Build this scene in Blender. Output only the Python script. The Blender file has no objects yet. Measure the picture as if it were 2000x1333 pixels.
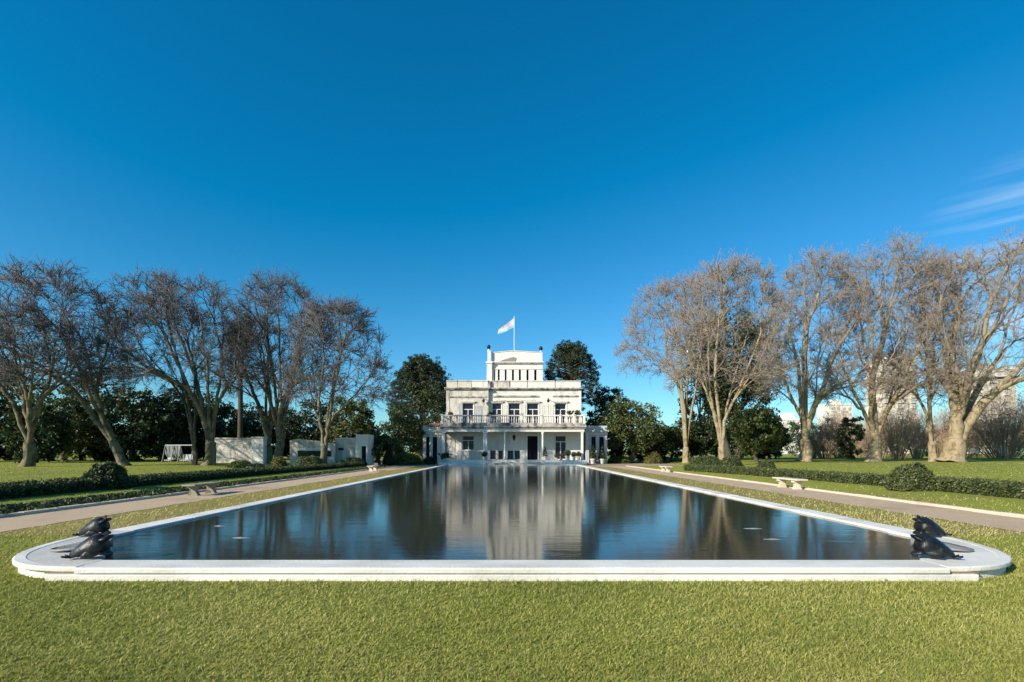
import bpy, math, random
import numpy as np
from mathutils import Vector
R = math.radians
random.seed(7)
rng = np.random.default_rng(11)
scene = bpy.context.scene
COL = scene.collection

# ------------------------------------------------------------------ camera, sky, sun, exposure
CAM_H, HZ, CX = 1.75, 882.0, 1000.0          # eye height; horizon row and centre column of the 2000 px photograph
cam = bpy.data.cameras.new('camera')
cam.lens = 18.0; cam.sensor_width = 36.0; cam.shift_y = (HZ - 666.5) / 2000.0
cam.clip_start = 0.05; cam.clip_end = 6000
camo = bpy.data.objects.new('camera', cam); COL.objects.link(camo)
camo.location = (0, 0, CAM_H); camo.rotation_euler = (R(90), 0, 0)
scene.camera = camo

SUN_EL, SUN_AZ = R(26), math.atan2(-0.80, -0.60)      # sun stands behind the camera's left shoulder
sdir = Vector((math.sin(SUN_AZ) * math.cos(SUN_EL), math.cos(SUN_AZ) * math.cos(SUN_EL), math.sin(SUN_EL)))
world = bpy.data.worlds.new('World'); scene.world = world; world.use_nodes = True
wt = world.node_tree; wt.nodes.clear()
def wn(t, **k):
    n = wt.nodes.new(t)
    for a, b in k.items(): setattr(n, a, b)
    return n
sky = wn('ShaderNodeTexSky', sky_type='NISHITA'); sky.sun_disc = False
sky.sun_elevation = SUN_EL; sky.sun_rotation = SUN_AZ
sky.air_density = 1.0; sky.dust_density = 0.5; sky.ozone_density = 3.0; sky.altitude = 0
hs = wn('ShaderNodeHueSaturation'); hs.inputs['Saturation'].default_value = 1.15; hs.inputs['Value'].default_value = 1.0
hs.inputs['Hue'].default_value = 0.503
bg = wn('ShaderNodeBackground'); bg.inputs['Strength'].default_value = 0.105
wo = wn('ShaderNodeOutputWorld')
# thin cirrus high up: streaks laid out by direction over the whole dome
tc = wn('ShaderNodeTexCoord')
mp = wn('ShaderNodeMapping'); mp.inputs['Rotation'].default_value = (R(0), R(-21), R(40)); mp.inputs['Scale'].default_value = (1.5, 2.0, 34)
cn = wn('ShaderNodeTexNoise'); cn.inputs['Scale'].default_value = 1.5; cn.inputs['Detail'].default_value = 5; cn.inputs['Roughness'].default_value = .5
cr = wn('ShaderNodeMapRange'); cr.inputs['From Min'].default_value = .44; cr.inputs['From Max'].default_value = .80
dt = wn('ShaderNodeVectorMath', operation='DOT_PRODUCT'); cdir = Vector((1.0, 1.0, .385)).normalized(); dt.inputs[1].default_value = cdir
dm = wn('ShaderNodeMapRange', interpolation_type='SMOOTHSTEP'); dm.inputs['From Min'].default_value = .9905; dm.inputs['From Max'].default_value = 1.0
mu = wn('ShaderNodeMath', operation='MULTIPLY'); mu2 = wn('ShaderNodeMath', operation='MULTIPLY'); mu2.inputs[1].default_value = .55
cm = wn('ShaderNodeMix', data_type='RGBA'); cm.inputs['B'].default_value = (5.6, 6.6, 7.6, 1)
L = wt.links.new
L(tc.outputs['Generated'], mp.inputs['Vector']); L(mp.outputs[0], cn.inputs['Vector']); L(cn.outputs['Fac'], cr.inputs['Value'])
L(tc.outputs['Generated'], dt.inputs[0]); L(dt.outputs['Value'], dm.inputs['Value'])
L(cr.outputs[0], mu.inputs[0]); L(dm.outputs[0], mu.inputs[1]); L(mu.outputs[0], mu2.inputs[0])
L(sky.outputs[0], hs.inputs['Color']); gr_ = wn('ShaderNodeMix', data_type='RGBA', blend_type='MULTIPLY'); gr_.inputs['Factor'].default_value = 1; gr_.inputs['B'].default_value = (.42, .89, 1.0, 1)
L(hs.outputs[0], gr_.inputs['A']); se_ = wn('ShaderNodeSeparateColor'); co_ = wn('ShaderNodeCombineColor'); ra_ = wn('ShaderNodeMath', operation='MULTIPLY_ADD'); ra_.inputs[1].default_value = 1.5; ra_.inputs[2].default_value = -.42
rm_ = wn('ShaderNodeMath', operation='MAXIMUM'); rm_.inputs[1].default_value = .012
L(gr_.outputs['Result'], se_.inputs[0]); L(se_.outputs[0], ra_.inputs[0]); L(ra_.outputs[0], rm_.inputs[0]); L(rm_.outputs[0], co_.inputs[0]); L(se_.outputs[1], co_.inputs[1]); L(se_.outputs[2], co_.inputs[2])
L(co_.outputs[0], cm.inputs['A']); L(mu2.outputs[0], cm.inputs['Factor'])
L(cm.outputs['Result'], bg.inputs['Color']); L(bg.outputs[0], wo.inputs['Surface'])

sl = bpy.data.lights.new('sun', 'SUN'); sl.energy = 4.9; sl.angle = R(0.53); sl.color = (1.0, .91, .76)
so = bpy.data.objects.new('sun', sl); COL.objects.link(so)
so.rotation_euler = (-sdir).to_track_quat('-Z', 'Y').to_euler(); so.location = (-30, -20, 40)
vs = scene.view_settings
vs.view_transform = 'Standard'; vs.look = 'None'; vs.exposure = 0.62; vs.gamma = 1.0; vs.use_curve_mapping = False
scene.cycles.max_bounces = 6; scene.cycles.diffuse_bounces = 3; scene.cycles.glossy_bounces = 3

# ------------------------------------------------------------------ helpers
def gp(px, py, z=0.0):
    """ground point seen at a pixel of the photograph, on height z"""
    d = (CAM_H - z) * 1000.0 / (py - HZ)
    return ((px - CX) * d / 1000.0, d, z)
def wp(px, py, d):
    """point at depth d seen at a pixel"""
    return np.array([(px - CX) * d / 1000.0, d, CAM_H + (HZ - py) * d / 1000.0])
def sm(a, b, x):
    t = np.clip((x - a) / (b - a), 0, 1); return t * t * (3 - 2 * t)
def gz(x, y):
    """height of the terrain"""
    ax = np.abs(x)
    bank = sm(13.6, 16.2, ax) * .2 + sm(19, 32, ax) * .3
    court = sm(54, 62, y) * (1 - sm(22, 27, ax))
    return bank * (1 - court)

def node(nt, t, **k):
    n = nt.nodes.new(t)
    for a, b in k.items(): setattr(n, a, b)
    return n
def rgba(c): return (c[0], c[1], c[2], 1)
def pmat(name, c1, c2=None, scale=4., rough=.8, bump=0., bscale=30., stretch=(1, 1, 1), stain=None, stain_amt=(.5, .7), stain_scale=1., stain_stretch=(1, 1, 1),
         spec=.3, detail=6, tint=None, trans=0., metal=0., fine=None):
    """procedural material: two-tone noise, optional stain, per-vertex tint between two colours, bumps"""
    m = bpy.data.materials.new(name); m.use_nodes = True; nt = m.node_tree
    b = nt.nodes['Principled BSDF']; out = nt.nodes['Material Output']
    b.inputs['Roughness'].default_value = rough; b.inputs['Specular IOR Level'].default_value = spec; b.inputs['Metallic'].default_value = metal
    tcn = node(nt, 'ShaderNodeNewGeometry')
    def noise(sc, st, det=detail, ro=.55):
        mpn = node(nt, 'ShaderNodeMapping'); mpn.inputs['Scale'].default_value = st
        nt.links.new(tcn.outputs['Position'], mpn.inputs['Vector'])
        n = node(nt, 'ShaderNodeTexNoise'); n.inputs['Scale'].default_value = sc; n.inputs['Detail'].default_value = det; n.inputs['Roughness'].default_value = ro
        nt.links.new(mpn.outputs[0], n.inputs['Vector']); return n.outputs['Fac']
    def mrange(v, a, c):
        r = node(nt, 'ShaderNodeMapRange'); r.inputs['From Min'].default_value = a; r.inputs['From Max'].default_value = c
        nt.links.new(v, r.inputs['Value']); return r.outputs[0]
    def mix(f, A, B):
        x = node(nt, 'ShaderNodeMix', data_type='RGBA'); nt.links.new(f, x.inputs['Factor'])
        for k, v in (('A', A), ('B', B)):
            if isinstance(v, tuple): x.inputs[k].default_value = rgba(v)
            else: nt.links.new(v, x.inputs[k])
        return x.outputs['Result']
    c2 = c2 or c1
    colr = mix(mrange(noise(scale, stretch), .3, .7), c1, c2)
    if tint:
        at = node(nt, 'ShaderNodeAttribute', attribute_name='tint')
        colr2 = mix(mrange(at.outputs['Fac'], 0, .5), tint[0], colr)
        colr = mix(mrange(at.outputs['Fac'], .5, 1), colr2, tint[1])
    if fine: colr = mix(mrange(noise(fine[0], (1, 1, 1), 3), .35, .65), colr, fine[1])
    if stain: colr = mix(mrange(noise(stain_scale, stain_stretch), *stain_amt), colr, stain)
    nt.links.new(colr, b.inputs['Base Color'])
    if bump:
        bm = node(nt, 'ShaderNodeBump'); bm.inputs['Strength'].default_value = bump; bm.inputs['Distance'].default_value = .05
        nt.links.new(noise(bscale, stretch, 4), bm.inputs['Height']); nt.links.new(bm.outputs[0], b.inputs['Normal'])
    if trans:
        t = node(nt, 'ShaderNodeBsdfTranslucent'); nt.links.new(colr, t.inputs['Color'])
        ms = node(nt, 'ShaderNodeMixShader'); ms.inputs[0].default_value = trans
        nt.links.new(b.outputs[0], ms.inputs[1]); nt.links.new(t.outputs[0], ms.inputs[2]); nt.links.new(ms.outputs[0], out.inputs['Surface'])
    return m

def np_mesh(name, verts, faces, mat, smooth=False, tint=None):
    """faces: one (F,n) int array or a list of them"""
    me = bpy.data.meshes.new(name)
    fl = faces if isinstance(faces, list) else [faces]
    fl = [np.asarray(f, dtype=np.int32) for f in fl if len(f)]
    verts = np.asarray(verts, dtype=np.float32)
    me.vertices.add(len(verts)); me.vertices.foreach_set('co', verts.ravel())
    loops = np.concatenate([f.ravel() for f in fl]); tot = np.concatenate([np.full(len(f), f.shape[1], np.int32) for f in fl])
    me.loops.add(len(loops)); me.loops.foreach_set('vertex_index', loops)
    me.polygons.add(len(tot)); me.polygons.foreach_set('loop_start', np.concatenate([[0], np.cumsum(tot)[:-1]]).astype(np.int32))
    me.polygons.foreach_set('loop_total', tot)
    if smooth: me.polygons.foreach_set('use_smooth', np.ones(len(tot), dtype=bool))
    me.update(calc_edges=True)
    if tint is not None:
        a = me.attributes.new('tint', 'FLOAT', 'POINT'); a.data.foreach_set('value', np.asarray(tint, dtype=np.float32))
    me.materials.append(mat)
    return me
def link(name, data, parent=None):
    o = bpy.data.objects.new(name, data); COL.objects.link(o)
    if parent is not None: o.parent = parent
    return o
def tag(o, label=None, cat=None, group=None, kind=None):
    if label: o['label'] = label
    if cat: o['category'] = cat
    if group: o['group'] = group
    if kind: o['kind'] = kind
    return o
def thing(name, loc, label, cat, group=None):
    o = bpy.data.objects.new(name, None); COL.objects.link(o); o.location = loc; o.empty_display_size = .2
    return tag(o, label, cat, group)

class MB:
    """collects boxes, prisms, lathes and lofts in world coordinates; build() links them as one mesh object"""
    def __init__(s): s.v = []; s.f = []
    def add(s, vs, fs):
        n = len(s.v); s.v += [tuple(map(float, p)) for p in vs]; s.f += [tuple(n + i for i in f) for f in fs]; return s
    def box(s, x0, x1, y0, y1, z0, z1):
        return s.add([(x0,y0,z0),(x1,y0,z0),(x1,y1,z0),(x0,y1,z0),(x0,y0,z1),(x1,y0,z1),(x1,y1,z1),(x0,y1,z1)],
                     [(0,3,2,1),(4,5,6,7),(0,1,5,4),(1,2,6,5),(2,3,7,6),(3,0,4,7)])
    def prism(s, poly, z0, z1):
        """poly: counter-clockwise (x, y) outline"""
        n = len(poly)
        return s.add([(x, y, z0) for x, y in poly] + [(x, y, z1) for x, y in poly],
                     [tuple(range(n - 1, -1, -1)), tuple(range(n, 2 * n))] + [(i, (i + 1) % n, n + (i + 1) % n, n + i) for i in range(n)])
    def xprism(s, poly, y0, y1):
        """poly: (x, z) outline extruded along y"""
        n = len(poly)
        return s.add([(x, y0, z) for x, z in poly] + [(x, y1, z) for x, z in poly],
                     [tuple(range(n)), tuple(range(2 * n - 1, n - 1, -1))] + [(i, n + i, n + (i + 1) % n, (i + 1) % n) for i in range(n)])
    def lathe(s, c, prof, seg=12, squash=1.):
        vs, fs = [], []
        for r, z in prof:
            for k in range(seg):
                a = 2 * math.pi * k / seg; vs.append((c[0] + r * math.cos(a), c[1] + r * math.sin(a) * squash, c[2] + z))
        for i in range(len(prof) - 1):
            for k in range(seg):
                a, b = i * seg + k, i * seg + (k + 1) % seg; fs.append((a, b, b + seg, a + seg))
        fs.append(tuple(range(seg - 1, -1, -1))); fs.append(tuple(range((len(prof) - 1) * seg, len(prof) * seg)))
        return s.add(vs, fs)
    def loft(s, rings, cap=True):
        n = len(rings[0]); vs = [p for r in rings for p in r]; fs = []
        for i in range(len(rings) - 1):
            for k in range(n):
                a, b = i * n + k, i * n + (k + 1) % n; fs.append((a, b, b + n, a + n))
        if cap: fs += [tuple(range(n - 1, -1, -1)), tuple(range((len(rings) - 1) * n, len(rings) * n))]
        return s.add(vs, fs)
    def tube(s, pts, rads, seg=8):
        pts = [Vector(p) for p in pts]; rings = []
        for i, p in enumerate(pts):
            t = (pts[min(i + 1, len(pts) - 1)] - pts[max(i - 1, 0)]).normalized()
            u = t.cross(Vector((.31, .95, .05)) if abs(t.y) < .9 else Vector((1, 0, 0))).normalized(); w = t.cross(u)
            r = rads[i] if hasattr(rads, '__len__') else rads
            rings.append([tuple(p + u * r * math.cos(2 * math.pi * k / seg) + w * r * math.sin(2 * math.pi * k / seg)) for k in range(seg)])
        return s.loft(rings)
    def build(s, name, mat, parent=None, smooth=False, bevel=0., seg=2):
        p, off = parent, Vector((0, 0, 0))
        while p is not None: off = off + Vector(p.location); p = p.parent
        me = bpy.data.meshes.new(name)
        me.from_pydata([(v[0] - off.x, v[1] - off.y, v[2] - off.z) for v in s.v], [], s.f)
        me.materials.append(mat)
        if smooth: me.polygons.foreach_set('use_smooth', [True] * len(me.polygons))
        me.update()
        o = link(name, me, parent)
        if bevel:
            b = o.modifiers.new('edge', 'BEVEL'); b.width = bevel; b.segments = seg; b.limit_method = 'ANGLE'; b.angle_limit = R(40)
        return o

# ------------------------------------------------------------------ materials
M = {}
M['ground'] = pmat('lawn', (.245, .275, .048), (.32, .325, .066), scale=.55, rough=.95, bump=.9, bscale=28, fine=(38, (.18, .205, .032)), spec=.1,
                   stain=(.20, .165, .065), stain_amt=(.55, .8), stain_scale=.23)
M['grass'] = pmat('grass_blade', (.245, .262, .054), (.335, .318, .076), scale=.7, rough=.6, spec=.2, tint=((.115, .150, .028), (.50, .45, .18)), trans=.25)
M['gravel'] = pmat('gravel', (.54, .40, .265), (.60, .46, .32), scale=1.2, rough=.95, bump=.5, bscale=60, fine=(70, (.42, .315, .215)), stain=(.34, .25, .17), stain_amt=(.52, .8), stain_scale=.35, spec=.1)
M['court'] = pmat('packed_earth', (.40, .31, .21), (.48, .38, .27), scale=.6, rough=.95, bump=.4, bscale=30, fine=(40, (.24, .19, .14)), spec=.1)
M['kerb'] = pmat('kerb_stone', (.55, .44, .34), (.62, .52, .42), scale=2, rough=.85, bump=.3, bscale=30, stain=(.35, .29, .23), stain_amt=(.55, .75))
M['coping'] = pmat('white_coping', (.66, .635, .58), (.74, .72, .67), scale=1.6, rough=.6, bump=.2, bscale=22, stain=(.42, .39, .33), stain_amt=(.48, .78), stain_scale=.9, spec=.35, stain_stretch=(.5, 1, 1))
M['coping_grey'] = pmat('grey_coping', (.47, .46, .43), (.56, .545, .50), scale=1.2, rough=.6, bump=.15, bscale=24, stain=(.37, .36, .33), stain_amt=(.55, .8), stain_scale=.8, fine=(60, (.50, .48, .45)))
M['mortar'] = pmat('brown_mortar', (.20, .13, .09), (.26, .17, .11), scale=8, rough=.95, bump=.4)
M['bronze'] = pmat('black_bronze', (.005, .0055, .007), (.011, .012, .015), scale=9, rough=.42, spec=.35, bump=.25, bscale=18, stain=(.05, .065, .055), stain_amt=(.55, .72), stain_scale=7)
M['shell'] = pmat('grey_shell', (.17, .172, .175), (.25, .25, .25), scale=5, rough=.45, bump=.2)
M['benchstone'] = pmat('bench_stone', (.52, .45, .34), (.66, .60, .48), scale=3, rough=.9, bump=.5, bscale=20, stain=(.24, .22, .17), stain_amt=(.55, .75), stain_scale=3)
M['shaded_stone'] = pmat('shade_darkened_stone', (.22, .20, .155), (.34, .31, .24), scale=4, rough=.95, bump=.5, bscale=20, stain=(.09, .09, .07), stain_amt=(.5, .66), stain_scale=4)  # bench stone with the bank's shade put into its colour
M['stucco'] = pmat('white_stucco', (.66, .625, .57), (.73, .70, .645), scale=1.1, rough=.9, bump=.2, bscale=14, stain=(.40, .37, .33), stain_amt=(.56, .80), stain_scale=1.3, stain_stretch=(1.4, 1.4, .5))
M['stucco_old'] = pmat('weathered_stucco', (.50, .46, .40), (.62, .575, .505), scale=1.3, rough=.95, bump=.3, bscale=10, stain=(.25, .225, .20), stain_amt=(.50, .72), stain_scale=1.5, stain_stretch=(1.7, 1.7, .45))
M['porch'] = pmat('porch_wall', (.60, .585, .54), (.66, .645, .60), scale=.8, rough=.9, stain=(.45, .43, .39), stain_amt=(.55, .8), stain_scale=.8, stain_stretch=(1.6, 1.6, .4))
M['white'] = pmat('white_paint', (.66, .63, .575), (.72, .69, .635), scale=2, rough=.6, stain=(.55, .52, .46), stain_amt=(.6, .8), stain_scale=2)
M['cornice'] = pmat('grimy_cornice', (.34, .31, .275), (.50, .46, .415), scale=2.4, rough=.95, bump=.4, bscale=12, stain=(.13, .12, .11), stain_amt=(.45, .62), stain_scale=1.6, stain_stretch=(1, 1, .6))
M['greyblue'] = pmat('grey_paint_and_shade', (.40, .42, .43), (.47, .49, .50), scale=1.2, rough=.85, stain=(.28, .29, .30), stain_amt=(.55, .8))  # paint of shutters and swing; shade colour on the shaded wing
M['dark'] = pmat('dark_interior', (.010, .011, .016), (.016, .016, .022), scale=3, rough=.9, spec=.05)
M['glass'] = pmat('window_glass', (.012, .014, .030), (.020, .024, .050), scale=2, rough=.2, spec=.25)
M['shadow_wedge'] = pmat('painted_shadow', (.20, .19, .175), (.30, .28, .26), scale=5, rough=.95, bump=.6, bscale=10)
M['terracotta'] = pmat('terracotta', (.36, .15, .08), (.45, .21, .12), scale=6, rough=.9, bump=.4, bscale=12)
M['tilered'] = M['terracotta']
M['iron'] = pmat('black_iron', (.02, .02, .022), rough=.5)
M['pole'] = pmat('pale_pole', (.60, .60, .58), (.66, .66, .64), rough=.5)
M['flag'] = pmat('white_cloth', (.78, .76, .76), (.82, .80, .80), scale=1, rough=.8, trans=.35)
M['flagpink'] = pmat('pale_pink_cloth', (.74, .64, .65), (.78, .69, .70), scale=1, rough=.8, trans=.35)
M['flagblue'] = pmat('pale_blue_cloth', (.45, .66, .80), (.50, .70, .84), scale=1, rough=.8, trans=.35)
M['bark_plane'] = pmat('plane_bark', (.25, .195, .115), (.35, .28, .18), scale=1.6, rough=.9, bump=.7, bscale=9, stretch=(1.2, 1.2, .5), stain=(.17, .13, .08), stain_amt=(.5, .62), stain_scale=2.2)
M['bark_olive'] = pmat('mossy_shaded_bark', (.14, .115, .065), (.195, .165, .095), scale=1.6, rough=.95, bump=.8, bscale=9, stretch=(1.2, 1.2, .5), stain=(.075, .062, .045), stain_amt=(.48, .62), stain_scale=2.0)  # mossy bark, colour darkened so these trunks look less sunlit
M['twig_dark'] = pmat('dark_twigs', (.108, .102, .100), (.155, .140, .132), scale=.35, rough=.9, spec=.1)
M['twig_pale'] = pmat('pale_twigs', (.25, .215, .178), (.29, .235, .185), scale=.35, rough=.9, spec=.1)
M['bark_dark'] = pmat('dark_bark', (.06, .05, .04), (.10, .08, .06), scale=2, rough=.95, bump=.6)
def leafmat(name, a, b, lo, hi, trans=.2, rough=.5, spec=.3):
    M[name] = pmat(name, a, b, scale=.5, rough=rough, spec=spec, tint=(lo, hi), trans=trans)
leafmat('leaf_dark', (.030, .050, .018), (.044, .064, .022), (.013, .023, .010), (.080, .100, .032))
leafmat('leaf_bunya', (.026, .046, .020), (.040, .060, .026), (.012, .020, .010), (.085, .105, .050), trans=.1)
leafmat('leaf_mag', (.066, .090, .024), (.088, .108, .030), (.028, .044, .014), (.150, .160, .048))
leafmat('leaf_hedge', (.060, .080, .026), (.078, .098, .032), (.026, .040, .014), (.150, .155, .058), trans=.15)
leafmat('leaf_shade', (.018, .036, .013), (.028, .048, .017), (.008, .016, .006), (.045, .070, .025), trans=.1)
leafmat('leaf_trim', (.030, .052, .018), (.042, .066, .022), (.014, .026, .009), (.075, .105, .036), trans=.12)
leafmat('leaf_yellow', (.13, .13, .030), (.17, .16, .035), (.06, .07, .016), (.26, .23, .06))
leafmat('leaf_brown', (.20, .125, .08), (.25, .16, .10), (.11, .07, .05), (.33, .23, .15), trans=.1)
leafmat('leaf_palm', (.075, .062, .022), (.105, .080, .030), (.030, .030, .012), (.17, .12, .05))
# water: dark and still, reflection strength from its own Fresnel
wm = bpy.data.materials.new('pool_water'); wm.use_nodes = True; nt = wm.node_tree; b = nt.nodes['Principled BSDF']
b.inputs['Base Color'].default_value = (.026, .030, .023, 1); b.inputs['Specular Tint'].default_value = (.92, .95, .86, 1); b.inputs['Roughness'].default_value = .08; b.inputs['IOR'].default_value = 1.33
g_ = node(nt, 'ShaderNodeNewGeometry'); bms = None
for sc_, st_, dist in ((2.2, (.35, 1.5, 1), .0030), (9., (.5, 1.6, 1), .0012), (.25, (1, 1, 1), .008)):
    mpn = node(nt, 'ShaderNodeMapping'); mpn.inputs['Scale'].default_value = st_; nt.links.new(g_.outputs['Position'], mpn.inputs['Vector'])
    n_ = node(nt, 'ShaderNodeTexNoise'); n_.inputs['Scale'].default_value = sc_; n_.inputs['Detail'].default_value = 3; nt.links.new(mpn.outputs[0], n_.inputs['Vector'])
    bm_ = node(nt, 'ShaderNodeBump'); bm_.inputs['Strength'].default_value = 1; bm_.inputs['Distance'].default_value = dist
    nt.links.new(n_.outputs['Fac'], bm_.inputs['Height'])
    if bms: nt.links.new(bms.outputs[0], bm_.inputs['Normal'])
    bms = bm_
nt.links.new(bms.outputs[0], b.inputs['Normal'])
M['water'] = wm

# ------------------------------------------------------------------ ground, paths, kerbs
def terrain():
    xs = np.unique(np.concatenate([[-3000, -1200, -500, -250, -150, -100, -80], np.arange(-60, 60.1, 2.0), np.arange(-17, -12.9, .5), np.arange(13, 17.1, .5), [-7.8, 7.8, -5.7, 5.7], [80, 100, 150, 250, 500, 1200, 3000]]))
    ys = np.unique(np.concatenate([[-3000, -800, -200, -60, -20], np.arange(-10, 100.1, 2.0), [7.15, 9.8, 59.9], [120, 160, 250, 500, 1200, 3000]]))
    X, Y = np.meshgrid(xs, ys); Z = gz(X, Y)
    pool = ((np.abs(X) < 7.7) & (Y > 9.9) & (Y < 59.8)) | ((np.abs(X) < 5.6) & (Y > 7.2) & (Y < 59.8))
    Z = np.where(pool, -.7, Z)
    v = np.stack([X, Y, Z], -1).reshape(-1, 3); nx, ny = len(xs), len(ys)
    i, j = np.meshgrid(np.arange(nx - 1), np.arange(ny - 1)); a = (j * nx + i).ravel()
    return v, np.stack([a, a + 1, a + nx + 1, a + nx], 1)
v, f = terrain()
tag(link('ground', np_mesh('ground', v, f, M['ground'])), 'mown lawn spreading round the pool to the trees', 'lawn', kind='structure')
def strip(x0, x1, y0, y1, z, ny=40):
    ys = np.linspace(y0, y1, ny); v = []; nx = 6
    for y in ys:
        for k in range(nx):
            t = k / (nx - 1); x = x0 + (x1 - x0) * t
            if k in (0, nx - 1): x += rng.normal(0, .05)
            v.append((x, y, z))
    a = np.array([j * nx + i for j in range(ny - 1) for i in range(nx - 1)])
    return np.array(v), np.stack([a, a + 1, a + nx + 1, a + nx], 1)
for sx, nm in ((-1, 'lit at its pool side and shaded by the bank'), (1, 'running sunlit past the carved bench')):
    v, f = strip(*sorted((sx * 11.0, sx * 13.32)), -2, 60.0, .012, 90)
    tag(link('path', np_mesh('path', v, f, M['gravel'])), 'pinkish gravel garden path ' + nm, 'path', kind='structure')
    mb = MB()
    for k in range(62):
        y = -2 + k
        mb.box(*sorted((sx * 13.34, sx * 13.52)), y, y + .985, -.05, .09 + random.uniform(-.008, .008))
    tag(mb.build('kerb', M['kerb'], bevel=.012), 'low pale stone kerb along the outer edge of the ' + ('shaded' if sx < 0 else 'sunlit') + ' path', 'kerb', kind='structure')
M['verge'] = pmat('dry_verge', (.30, .24, .085), (.36, .28, .10), scale=.5, rough=.95, bump=.8, bscale=30, fine=(40, (.22, .19, .06)), stain=(.22, .22, .06), stain_amt=(.5, .75), stain_scale=.3, spec=.1)
for sx in (-1, 1):
    v, f = strip(*sorted((sx * 7.9, sx * 11.05)), 10.6, 60.0, .004, 60)
    tag(link('verge', np_mesh('verge', v, f, M['verge'])), 'dry yellowish grass verge between the coping and the ' + ('shaded' if sx < 0 else 'sunlit') + ' path', 'verge', kind='structure')
court = MB().prism([(-24, 61.5), (-13, 60.3), (-11.0, 60.02), (-8.3, 60.05), (-8.3, 60.8), (8.3, 60.8), (8.3, 60.05), (11, 58), (13.2, 50), (16, 58), (24, 61), (25, 92), (-25, 92)], -.05, .008)
tag(court.build('forecourt', M['court']), 'packed gravel forecourt in front of the mansion', 'forecourt', kind='structure')

# ------------------------------------------------------------------ pool
PX, PY = 5.9, 10.2      # centre of the rounded near corners
def corner(sx, rx, ry, n=20):
    return [(sx * (PX + rx * max(math.sin(a), 0) ** .833), PY - ry * max(math.cos(a), 0) ** .833) for a in np.linspace(0, math.pi / 2, n)]
pool = thing('reflecting_pool', (0, 34, 0), 'long reflecting pool with white coping and rounded near corners', 'pool')
def quarter(sx, ins):
    """corner platform outline, pushed in by ins; chord towards the water"""
    c = corner(sx, 2.15 - ins, 3.25 - ins)
    poly = c + [(sx * 7.48, 10.2), (sx * 7.48, 9.50), (sx * 5.9, 7.40)]
    return poly if sx > 0 else poly[::-1]
for sx in (-1, 1):
    up = MB().prism(quarter(sx, 0.0), .105, .18)
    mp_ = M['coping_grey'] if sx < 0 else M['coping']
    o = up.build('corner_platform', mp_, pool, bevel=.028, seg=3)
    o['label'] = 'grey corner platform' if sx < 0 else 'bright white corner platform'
    MB().prism(quarter(sx, .045), -.05, .107).build('corner_plinth', M['coping'], pool, bevel=.01)
    # raised white rim that follows the curve
    c0, c1 = corner(sx, 2.165, 3.265), corner(sx, 2.02, 3.10)
    rim = c0 + c1[::-1]
    MB().prism(rim if sx > 0 else rim[::-1], .11, .187).build('rim', M['coping'], pool, bevel=.022, seg=3)
    # side coping
    xo, xi = 8.05, 7.56
    for k in range(25):
        y0 = 10.203 + k * 2.0; y1 = min(y0 + 1.992, 60.45)
        if y0 < 60: MB().box(*sorted((sx * xo, sx * xi)), y0, y1, .06, .18 + random.uniform(-.004, .004)).build('coping_slab', M['coping'], pool, bevel=.015)
    MB().box(*sorted((sx * 8.02, sx * 7.59)), 10.21, 60.4, -.7, .062).build('pool_wall', M['coping'], pool)
# front coping: upper slab with rounded nose, brown joint, lower course
def nosed(x0, x1, yf, yb, z0, z1, r=.032):
    pr = [(yb, z0), (yf, z0)] + [(yf + r - r * math.cos(a), z1 - r + r * math.sin(a)) for a in np.linspace(0, math.pi / 2, 7)] + [(yb, z1)]
    n = len(pr); return MB().add([(x0, y, z) for y, z in pr] + [(x1, y, z) for y, z in pr], [tuple(range(n)), tuple(range(2 * n - 1, n - 1, -1))] + [(i, n + i, n + (i + 1) % n, (i + 1) % n) for i in range(n)])
for x0, x1 in ((-5.9, -4.152), (-4.150, 1.3), (1.302, 5.9)):
    nosed(x0, x1, 6.895, 7.40, .106, .18).build('coping_slab', M['coping'], pool)
MB().box(-6.35, 6.35, 6.955, 7.36, .088, .11).build('mortar_joint', M['mortar'], pool)
MB().box(-6.30, 6.30, 6.90, 7.38, -.05, .088).build('lower_course', M['coping'], pool, bevel=.012)
MB().box(-5.92, 5.92, 7.37, 7.41, -.7, .104).build('pool_wall', M['coping_grey'], pool)
MB().box(-8.05, 8.05, 60.46, 60.95, -.5, .16).build('coping_slab', M['coping'], pool, bevel=.015)
wpoly = [(-5.95, 7.39), (5.95, 7.39), (7.5, 9.5), (7.6, 10), (7.6, 60.5), (-7.6, 60.5), (-7.6, 10), (-7.5, 9.5)]
wmesh = bpy.data.meshes.new('water'); wmesh.from_pydata([(x, y, .135) for x, y in wpoly], [], [tuple(range(len(wpoly)))]); wmesh.materials.append(M['water'])
tag(link('water', wmesh), 'still dark water mirroring the mansion and trees', 'water', kind='structure')

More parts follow.
